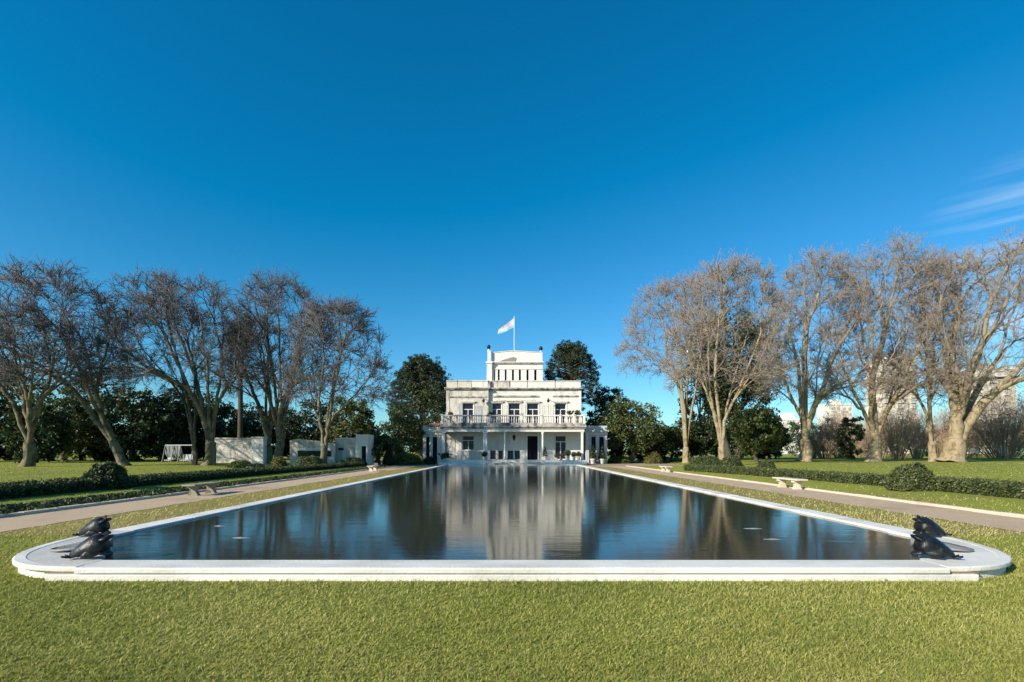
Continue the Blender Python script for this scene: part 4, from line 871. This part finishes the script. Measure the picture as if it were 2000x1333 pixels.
# ------------------------------------------------------------------ hedges, clipped bushes, ground cover
def hedge(x0, x1, y0, y1, h, label, mat, n, size=.085):
    """clipped hedge: lumpy core inside a skin of small leaves; follows the bank from (x0,y0) to (x1,y1)"""
    L_ = math.hypot(x1 - x0, y1 - y0); nx, w = 60, .55; root = thing('hedge', ((x0 + x1) / 2, (y0 + y1) / 2, .2), label, 'hedge', 'clipped hedges above the banks'); off = np.array(root.location)
    prof = [(-.9, 0), (-1, .4), (-.95, .85), (-.7, 1), (0, 1.02), (.7, 1), (.95, .85), (1, .4), (.9, 0)]
    V = []
    for i in range(nx):
        t = i / (nx - 1); cx_, cy_ = x0 + (x1 - x0) * t, y0 + (y1 - y0) * t; g = float(gz(cx_, cy_)); wob = 1 + .05 * math.sin(t * 40) + rng.normal(0, .03)
        for a, b in prof: V.append((cx_ + a * (w - .04), cy_, g - .03 + b * (h - .03) * wob))
    k = len(prof); F = [(i * k + j, i * k + j + 1, (i + 1) * k + j + 1, (i + 1) * k + j) for i in range(nx - 1) for j in range(k - 1)]
    caps = np.array([list(range(k))[::-1], [(nx - 1) * k + j for j in range(k)]])
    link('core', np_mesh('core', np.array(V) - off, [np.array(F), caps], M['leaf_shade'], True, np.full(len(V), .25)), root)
    t = rng.random(n); a = rng.random(n) * 3.0; seg = np.where(a < 1, 0, np.where(a < 2, 1, 2)); q = rng.random(n)
    lx = np.where(seg == 0, -w, np.where(seg == 2, w, (q * 2 - 1) * w)); lz = np.where(seg == 1, h, q * h); o_ = np.stack([np.where(seg == 0, -1., np.where(seg == 2, 1., 0)), np.zeros(n), np.where(seg == 1, 1., 0)], 1)
    bumpy = 1 + .06 * np.sin(t * 97) + .05 * np.sin(t * 231 + 1)
    c = np.stack([x0 + (x1 - x0) * t + lx, y0 + (y1 - y0) * t, gz(x0 + (x1 - x0) * t, y0 + (y1 - y0) * t) + lz * bumpy], 1) + rng.normal(0, .035, (n, 3))
    v, f, tn = leaves(c, size, o_, .6, np.clip(.5 + .15 * np.sin(t * 160) + rng.normal(0, .2, n) + .1 * (seg == 1), 0, 1)); link('foliage', np_mesh('foliage', v - off, f, mat, False, tn), root)
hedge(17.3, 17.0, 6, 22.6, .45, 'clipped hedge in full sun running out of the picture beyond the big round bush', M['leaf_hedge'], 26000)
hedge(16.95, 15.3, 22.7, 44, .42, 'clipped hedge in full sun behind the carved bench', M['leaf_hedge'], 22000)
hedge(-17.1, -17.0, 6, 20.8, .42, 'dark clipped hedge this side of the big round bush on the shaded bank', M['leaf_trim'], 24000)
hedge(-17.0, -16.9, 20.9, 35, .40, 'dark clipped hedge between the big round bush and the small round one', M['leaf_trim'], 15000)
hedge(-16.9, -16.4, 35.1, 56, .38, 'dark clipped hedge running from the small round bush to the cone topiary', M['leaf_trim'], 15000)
def bush(px, py, w, h, zb, label, mat, n=5000, size=.09, name='round_bush', group='clipped round bushes', D=None, cone=False):
    """clipped bush standing at the ground pixel; w, h in metres"""
    if D is None: x, D, _ = gp(px, py, zb)
    else: x = hx(px, D)
    z0 = float(gz(x, D)); root = thing(name, (x, D, z0), label, 'bush', group); off = np.array([x, D, z0])
    d = unit(rng.normal(size=(n, 3))); d[:, 2] = np.abs(d[:, 2]) if not cone else d[:, 2]; lump = 1 + .07 * np.sin(d[:, 0] * 9 + px) * np.sin(d[:, 1] * 8) + .05 * np.sin(d[:, 2] * 13 + d[:, 0] * 7)
    if cone:
        u = rng.random(n) ** .75; aa = rng.random(n) * 6.283; rr = w / 2 * (np.sin((1 - u) * 2.4 + .2)) ** .7 * (.6 + .4 * (1 - u)); o_ = np.stack([np.cos(aa), np.sin(aa), np.full(n, .4)], 1); c = np.stack([x + rr * np.cos(aa), D + rr * np.sin(aa), z0 + u * h], 1); d = unit(o_)
    else: c = off + d * lump[:, None] * np.array([w / 2, w / 2, h])
    c = c + rng.normal(0, size * .45, (n, 3)); c[:, 2] = np.maximum(c[:, 2], z0 + .02)
    v, f, tn = leaves(c, size, d, .6, np.clip(.5 + .18 * np.sin(c[:, 0] * 5) * np.sin(c[:, 2] * 6 + c[:, 1] * 4) + rng.normal(0, .2, n), 0, 1)); link('foliage', np_mesh('foliage', v - off, f, mat, False, tn), root)
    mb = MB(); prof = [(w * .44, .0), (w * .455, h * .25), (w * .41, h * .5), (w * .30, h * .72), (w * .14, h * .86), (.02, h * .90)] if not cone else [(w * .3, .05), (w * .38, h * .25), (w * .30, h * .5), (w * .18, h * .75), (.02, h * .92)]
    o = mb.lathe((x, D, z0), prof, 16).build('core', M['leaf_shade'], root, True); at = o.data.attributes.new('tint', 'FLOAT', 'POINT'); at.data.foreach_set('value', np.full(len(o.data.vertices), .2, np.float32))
    return root
bush(1781, 957, 1.55, .95, .2, 'big rounded clipped bush breaking the sunlit hedge', M['leaf_hedge'], 9000)
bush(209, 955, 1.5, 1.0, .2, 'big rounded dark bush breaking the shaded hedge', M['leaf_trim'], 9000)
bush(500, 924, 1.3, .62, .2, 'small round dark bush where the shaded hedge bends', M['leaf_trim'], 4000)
bush(1496, 924, 1.35, .85, .2, 'rounded bush at the bend of the sunlit hedge behind the bench', M['leaf_hedge'], 4500)
bush(1378, 912, 3.2, 1.0, .25, 'long low clipped mound at the foot of the paired pale stems', M['leaf_hedge'], 7000, .12)
bush(1428, 914, 1.9, 1.05, .25, 'clipped mound hugging the foot of the curving pale tree', M['leaf_hedge'], 5000, .11)
bush(605, 913, 2.6, 1.0, .3, 'grey green low mound below the gabled garden wall', M['leaf_hedge'], 6000, .12)
bush(545, 912, 1.3, .9, .3, 'scrubby yellowish shrub at the foot of the tallest bare tree', M['leaf_yellow'], 3000, .12)
bush(470, 914, 1.9, .55, .3, 'bright green low shrub by the end of the long white garden wall', M['leaf_mag'], 3500, .12)
bush(1276, 906, 2.3, 1.6, 0, 'bright yellow green ball bush at the end of the forecourt', M['leaf_yellow'], 6000, .12)
bush(759, 911, 1.45, 1.75, 0, 'dark pear shaped cone topiary at the end of the shaded hedge', M['leaf_shade'], 5000, .10, name='cone_topiary', group='cone topiaries', cone=True)
bush(788, 905, 5.0, 1.4, 0, 'yellowish low shrubbery in front of the pale wing', M['leaf_yellow'], 6000, .16, D=67)
bush(838, 905, 1.6, .9, 0, 'dark low shrub beside the porch corner', M['leaf_shade'], 4500, .14, D=68.5)
bush(1210, 905, 3.4, 1.0, 0, 'low pale green shrub at the shaded wing', M['leaf_mag'], 4000, .14, D=74)
bush(690, 910, 2.6, .8, .2, 'flat green shrub under the stepped end of the garden wall', M['leaf_mag'], 3500, .14)
# leafy ground cover, coloured dark and raised to stand in for the bank's shade
n = 26000; y = 6 + 50 * rng.random(n) ** 1.7; x = -13.55 - 1.5 * rng.random(n); hgt = (.06 + .26 * (1 - sm(13.6, 15.0, -x))) * (.6 + .4 * np.sin(x * 6 + np.sin(y * 1.7) * 2) * np.sin(y * 2.3))
c = np.stack([x, y, gz(x, y) + np.clip(hgt, .03, None) * rng.random(n) ** .6], 1); v, f, tn = leaves(c, .13, np.tile([[.3, 0, .8]], (n, 1)), .45)
tag(link('shade_ground_cover', np_mesh('shade_ground_cover', v, f, M['leaf_trim'], False, tn)), 'dark leafy ground cover standing in for the shade on the bank above the path', 'ground cover', kind='stuff')

# ------------------------------------------------------------------ garden walls, swing, potted plants
gwl = thing('garden_wall', gp(465, 905, .5), 'long white weathered garden wall behind the pollarded tree', 'wall')
D = 56.; x0, x1, x2 = hx(414, D), hx(494, D), hx(517, D); z1 = hz(858, D)
MB().box(x0, x1, D, D + .35, .2, z1).build('masonry', M['stucco_old'], gwl, bevel=.02); MB().box(x0 - .08, x1, D - .1, D + .45, z1 + .002, z1 + .14).build('capping', M['stucco_old'], gwl, bevel=.02)
MB().box(x1 + .01, x2, D - .3, D + .6, .2, z1 + .1).build('end_pier', M['white'], gwl, bevel=.03); MB().box(x1 - .05, x2 + .08, D - .4, D + .7, z1 + .102, z1 + .24).build('capping', M['white'], gwl, bevel=.02)
gw2 = thing('garden_wall', gp(610, 905, .5), 'white garden wall with low gable top behind the wide crowned tree', 'wall')
D = 57.; x0, x1 = hx(566, D), hx(654, D); z1 = hz(862, D); zg = hz(855, D)
MB().xprism([(x0, .2), (x1, .2), (x1, z1 - .3), (x1 - 1.6, z1), (x0 + .7, z1 + .25), (x0, z1 + .1)], D, D + .35).build('masonry', M['stucco_old'], gw2)
MB().box(x0 + .9, x1 - .4, D - .08, D - .002, hz(880, D), hz(876, D)).build('ledge', M['white'], gw2)
MB().box(x0 + .9, x1 - .4, D - .09, D - .003, hz(892, D), hz(881, D)).build('dark_panel', M['leaf_shade'], gw2)  # flat dark slab set on the wall face below the ledge
gw3 = thing('garden_pavilion', gp(690, 905, .5), 'boxy pale pavilion with a small dark plaque and stepped end', 'pavilion')
D = 58.; x0, x1, x2 = hx(655, D), hx(696, D), hx(719, D)
MB().box(x0, x1, D, D + 2.5, .2, hz(858, D)).build('masonry', M['stucco_old'], gw3, bevel=.03); MB().box(x0 - .06, x1, D - .08, D + 2.6, hz(858, D) + .002, hz(856.5, D) + .05).build('capping', M['white'], gw3, bevel=.02)
MB().box(x1 + .01, x2, D - .25, D + 2.5, .2, hz(849, D)).build('tall_end', M['white'], gw3, bevel=.03)
MB().box(x0 + .35, x0 + .95, D - .03, D - .002, hz(880, D), hz(875, D)).build('plaque', M['iron'], gw3)
MB().box(hx(708, D), hx(716, D), D - .28, D - .252, .5, hz(872, D)).build('door', M['dark'], gw3)
MB().box(x0 + 1.1, x1 - .02, D - .05, D - .002, hz(872, D), hz(870.5, D)).build('ledge', M['white'], gw3)
M['cloth'] = pmat('grey_cloth', (.20, .21, .21), (.30, .31, .31), scale=3, rough=.9, stain=(.12, .13, .13), stain_amt=(.5, .7), stain_scale=3)
# garden swing seat
D = 58.; x0, x1 = hx(322, D), hx(377, D); sw = thing('garden_swing', ((x0 + x1) / 2, D, .5), 'white framed garden swing seats with pale cloth panels under the trees', 'swing')
for xx in (x0, hx(339, D), hx(352, D), x1):
    for yy in (D - .5, D + .7): MB().tube([(xx, yy, .45), (xx, D + .1, hz(870, D))], .05, 6).build('post', M['cloth'], sw)
MB().tube([(x0, D + .1, hz(870, D)), (x1, D + .1, hz(870, D))], .06, 6).build('top_rail', M['greyblue'], sw)
for a, b in ((x0 + .1, hx(336, D)), (hx(353, D), x1 - .1)):
    MB().box(a, b, D - .35, D + .35, hz(900, D), hz(898.5, D)).build('seat', M['greyblue'], sw, bevel=.02); MB().box(a, b, D + .36, D + .42, hz(898, D), hz(888, D)).build('backrest', M['greyblue'], sw)
vs = []; 
mb = MB()
for k, (a, b) in enumerate(((x0, hx(339, D)), (hx(339, D), hx(353, D)))):
    n = 8
    for i in range(n):
        u0, u1 = i / n, (i + 1) / n; xa, xb = a + (b - a) * u0, a + (b - a) * u1; za, zb2 = hz(884 + 10 * math.sin(u0 * 3.1), D), hz(884 + 10 * math.sin(u1 * 3.1), D)
        mb.box(xa, xb - .01, D + .05 + .03 * math.sin(i * 2), D + .08 + .03 * math.sin(i * 2), min(za, zb2), hz(870.5, D))
mb.build('cloth_panel', M['cloth'], sw)

def potted(x, y, z, label, s=1., kind='round', group='potted plants on the porch', pot='white', mat='leaf_dark'):
    root = thing('potted_plant', (x, y, z), label, 'plant', group)
    MB().lathe((x, y, z), [(.13 * s, 0), (.16 * s, .04 * s), (.22 * s, .34 * s), (.25 * s, .36 * s), (.25 * s, .42 * s), (.20 * s, .42 * s)], 12).build('pot', M[pot], root, True)
    n = 500
    if kind == 'cone': u = rng.random(n); a = rng.random(n) * 6.283; r = .34 * s * (1 - u) ** .8 * rng.random(n) ** .4; c = np.stack([x + r * np.cos(a), y + r * np.sin(a), z + .4 * s + u * 1.15 * s], 1)
    elif kind == 'spiky': u = rng.random(n); a = rng.integers(0, 14, n) * .449; r = .5 * s * u * (.5 + .5 * np.sin(a * 5)); c = np.stack([x + r * np.cos(a), y + r * np.sin(a), z + .42 * s + s * (.75 * u - .2 * u * u)], 1)
    else: d = unit(rng.normal(size=(n, 3))); c = np.array([x, y, z + .70 * s]) + d * .38 * s * rng.random((n, 1)) ** .4
    v, f, t = leaves(c + rng.normal(0, .02, c.shape), .14 * s, None, .45); link('foliage', np_mesh('foliage', v - np.array([x, y, z]), f, M[mat], False, t), root)
potted(hx(1064.5, 67.7), 67.7, .58, 'dark clipped cone in a pot by the round porch column', 1.15, 'cone')
potted(hx(946, 67.6), 67.6, .58, 'dark round plant in a pale pot at the square pillar', 1.1)
potted(hx(1087, 67.8), 67.8, .58, 'small bushy plant below the porch window', .8, 'round', mat='leaf_mag')
potted(hx(1108, 67.8), 67.8, .58, 'tall bushy plant in a white pot right of the porch window', 1.3, 'round', mat='leaf_hedge')
potted(hx(1121, 67.7), 67.7, .58, 'round dark plant, middle of the cluster by the end pillar', 1.05)
potted(hx(1130, 67.7), 67.7, .58, 'round dark plant touching the end pillar', 1.1)
potted(hx(1096, 67.6), 67.6, .58, 'spiky plant in a terracotta pot on the porch edge', .9, 'spiky', pot='terracotta', mat='leaf_mag')
potted(hx(873, 67.4), 67.4, .30, 'dark bushy plant at the porch corner by the tile-roofed wing', 1.3)
potted(hx(866, 68.0), 67.0, .012, 'spiky dark plant on the ground at the porch corner', 1.5, 'spiky', mat='leaf_dark')
potted(hx(1158, 70.3), 70.3, .012, 'dark cone plant before the first opening of the shaded wing', 1.7, 'cone')
potted(hx(1176, 70.3), 70.3, .012, 'dark cone plant before the second opening of the shaded wing', 1.7, 'cone')
for px, lab, kd, s in ((880, 'dark plant in an urn at the end of the weathered balcony', 'round', 1.0), (958, 'dark plant on the balcony in the shadow of the projecting block', 'round', 1.0), (974, 'dark round plant on the broad balcony pedestal', 'round', .8), (1113, 'tall pale potted plant on the clean end of the balcony', 'spiky', 1.5), (1128, 'round dark plant near the clean corner of the balcony', 'round', 1.2), (1018, 'small spiky plant on the balcony between two windows', 'spiky', .8)):
    potted(hx(px, 68.6), 68.6, 6.0 if s < 1.4 else 5.7, lab, s, kd, 'potted plants on the balcony', 'stucco_old')
    MB().box(hx(px, 68.6) - .22, hx(px, 68.6) + .22, 68.38, 68.82, 5.42, 6.0 if s < 1.4 else 5.7).build('plant_stand', M['stucco_old'], house)

# ------------------------------------------------------------------ far things beyond the sunlit lawn
def flats(x0, x1, d, ztop, cols, rows, label, m, dep=14):
    root = thing('apartment_block', ((x0 + x1) / 2, d, 0), label, 'building', 'apartment blocks beyond the park')
    MB().box(x0, x1, d, d + dep, -.5, ztop).build('wall', m, root); MB().box(x0 - .3, x1 + .3, d - .3, d + dep + .3, ztop + .002, ztop + .9).build('parapet', M['white'], root)
    MB().box(x0 + (x1 - x0) * .35, x0 + (x1 - x0) * .65, d + 4, d + 9, ztop + .902, ztop + 4).build('lift_house', m, root)
    cw, rh = (x1 - x0) / cols, (ztop - 2) / rows
    bx = MB().box(-cw * .27, cw * .27, -.12, -.003, -rh * .26, rh * .26); me = bpy.data.meshes.new('window'); me.from_pydata(bx.v, [], bx.f); me.materials.append(M['farglass'])
    sl_ = MB().box(-cw * .42, cw * .42, -.9, -.004, -rh * .44, -rh * .36); me2 = bpy.data.meshes.new('balcony'); me2.from_pydata(sl_.v, [], sl_.f); me2.materials.append(M['white'])
    for i in range(cols):
        for j in range(rows):
            p = ((i + .5) * cw - (x1 - x0) / 2, 0, 1.5 + (j + .5) * rh)
            link('window', me, root).location = p
            if i % 2 == 0: link('balcony', me2, root).location = p
M['beige'] = pmat('beige_render', (.50, .44, .37), (.56, .49, .42), scale=.1, rough=.9)
M['farglass'] = pmat('pale_window', (.36, .34, .32), (.42, .40, .38), scale=.2, rough=.4)
flats(hx(1724, 290), hx(1790, 290), 290, hz(702, 290), 5, 17, 'tall beige apartment tower seen through the bare branches', M['beige'])
flats(hx(1518, 240), hx(1585, 240), 240, hz(822, 240), 6, 5, 'white apartment block low behind the squat pale trunk', M['white'])
flats(hx(1622, 320), hx(1665, 320), 320, hz(792, 320), 4, 8, 'white apartment block between the two forked trees', M['white'])
flats(hx(1905, 260), hx(1985, 260), 260, hz(722, 260), 6, 13, 'broad pale apartment block behind the huge twisted tree', M['beige'])
# white round-topped boards on posts at the far side of the lawn
for px, D, w, lab in ((1899, 92, 9, 'white rounded board beside the huge trunk, narrower of a close pair'), (1909, 92, 11, 'white rounded board in a close pair, the one farther from the huge trunk'), (1960, 90, 18, 'single wide white rounded board under the russet shrub')):
    x = hx(px, D); W = w * D / 2000.; z0 = .5; root = thing('round_board', (x, D - 6, z0), lab, 'sign', 'white boards at the lawn edge'); D -= 6; x = hx(px, D)
    root.location = (x, D, z0); zc = hz(881, D)
    mb = MB(); rings = [[(x + W * math.cos(a), D + t, zc + W * 1.05 * math.sin(a)) for a in [2 * math.pi * k / 20 for k in range(20)]] for t in (-.04, .04)]
    mb.loft(rings[::-1]).build('board', M['white'], root); MB().tube([(x, D + .08, .45), (x, D + .08, zc)], .06, 8).build('post', M['iron'], root)

# ------------------------------------------------------------------ grass blades near the camera and along the pool
def blades(n, pyr, pxr, hgt, wid):
    py = rng.uniform(*pyr, n); px = rng.uniform(*pxr, n); D = CAM_H * 1000 / (py - HZ); x = (px - CX) * D / 1000.; ax = np.abs(x)
    inq = (((ax - PX) / 2.13).clip(0) ** 2.4 + ((PY - D) / 3.23).clip(0) ** 2.4 < 1) & (D > 6.0) | ((ax < 6.32) & (D > 6.88)) | ((ax < 8.06) & (D > 10))
    ok = ~inq & ~((ax > 10.95 + rng.normal(0, .05, n)) & (ax < 13.55)) & (D < 57) & ~((ax > 15.6) & (ax < 18.2) & (D > 6)) & ~((x < -13.5) & (x > -14.7))
    x, D = x[ok], D[ok]; ax = np.abs(x); n = len(x); z = gz(x, D)
    sc = np.clip(D / 5., .8, 7) ** .75; cell = .075 * np.clip(D / 5, .8, 3) // .001 * .001; cell = np.where(D < 7.5, .075, np.where(D < 15, .12, .25))
    ix, iy = np.floor(x / cell), np.floor(D / cell); hx_, hy_ = np.modf(np.sin(ix * 127.1 + iy * 311.7) * 43758.5)[0], np.modf(np.sin(ix * 269.5 + iy * 183.3) * 43758.5)[0]
    tx, ty = (ix + .5 + .45 * hx_) * cell - x, (iy + .5 + .45 * hy_) * cell - D; pull = .34 * rng.random(n) ** .6; x, D = x + tx * pull, D + ty * pull; patch = np.sin(x * 1.7 + .6 * np.sin(D * 2.1)) * np.sin(D * 1.9 + 1) * .5 + .5 * np.sin(x * .55 + 2) * np.sin(D * .9); clump = .75 + .5 * np.sin(x * 17 + np.sin(D * 13) * 2) * np.sin(D * 15 + x * 3)
    h = hgt * rng.uniform(.55, 1.4, n) * (.72 + .35 * clump + .12 * patch + .16 * hx_) * np.minimum(sc, 2.2); w = wid * rng.uniform(.6, 1.3, n) * sc
    a = rng.random(n) * 6.283; l = rng.normal(.95, .55, n); la = rng.normal(0.6, 1.1, n); dx, dy = np.cos(a), np.sin(a); lx, ly = np.cos(la) * l * h - tx * .35, np.sin(la) * l * h - ty * .35
    b = np.stack([x, D, z], 1); s = np.stack([dx * w / 2, dy * w / 2, np.zeros(n)], 1); mid = b + np.stack([lx * .35, ly * .35, h * .6], 1); tip = b + np.stack([lx, ly, h], 1)
    V = np.stack([b - s, b + s, mid + s * .8, mid - s * .8, tip], 1).reshape(-1, 3); k = np.arange(n) * 5
    dry = .5 + .13 * np.sin(x * .9 + 1.3) * np.sin(D * .8) - .17 * patch + .10 * hy_ + .05 * np.clip(np.abs(x) / 5 - .5, -.5, .8) + .34 * ((ax > 8) & (ax < 11) & (D > 10.5)); t = np.clip(dry + rng.normal(0, .20, n) - .10 * (clump - .75), 0, 1)
    return V, [np.stack([k, k + 1, k + 2, k + 3], 1), np.stack([k + 3, k + 2, k + 4], 1)], np.repeat(t, 5)
V1, F1, T1 = blades(235000, (1085, 1450), (-420, 2420), .027, .0075)
V2, F2, T2 = blades(90000, (905, 1130), (-320, 2320), .026, .008)
tag(link('grass', np_mesh('grass', np.concatenate([V1, V2]), [F1[0], F2[0] + len(V1), F1[1], F2[1] + len(V1)], M['grass'], False, np.concatenate([T1, T2]))), 'short mown grass in front of and beside the pool', 'grass', kind='stuff')
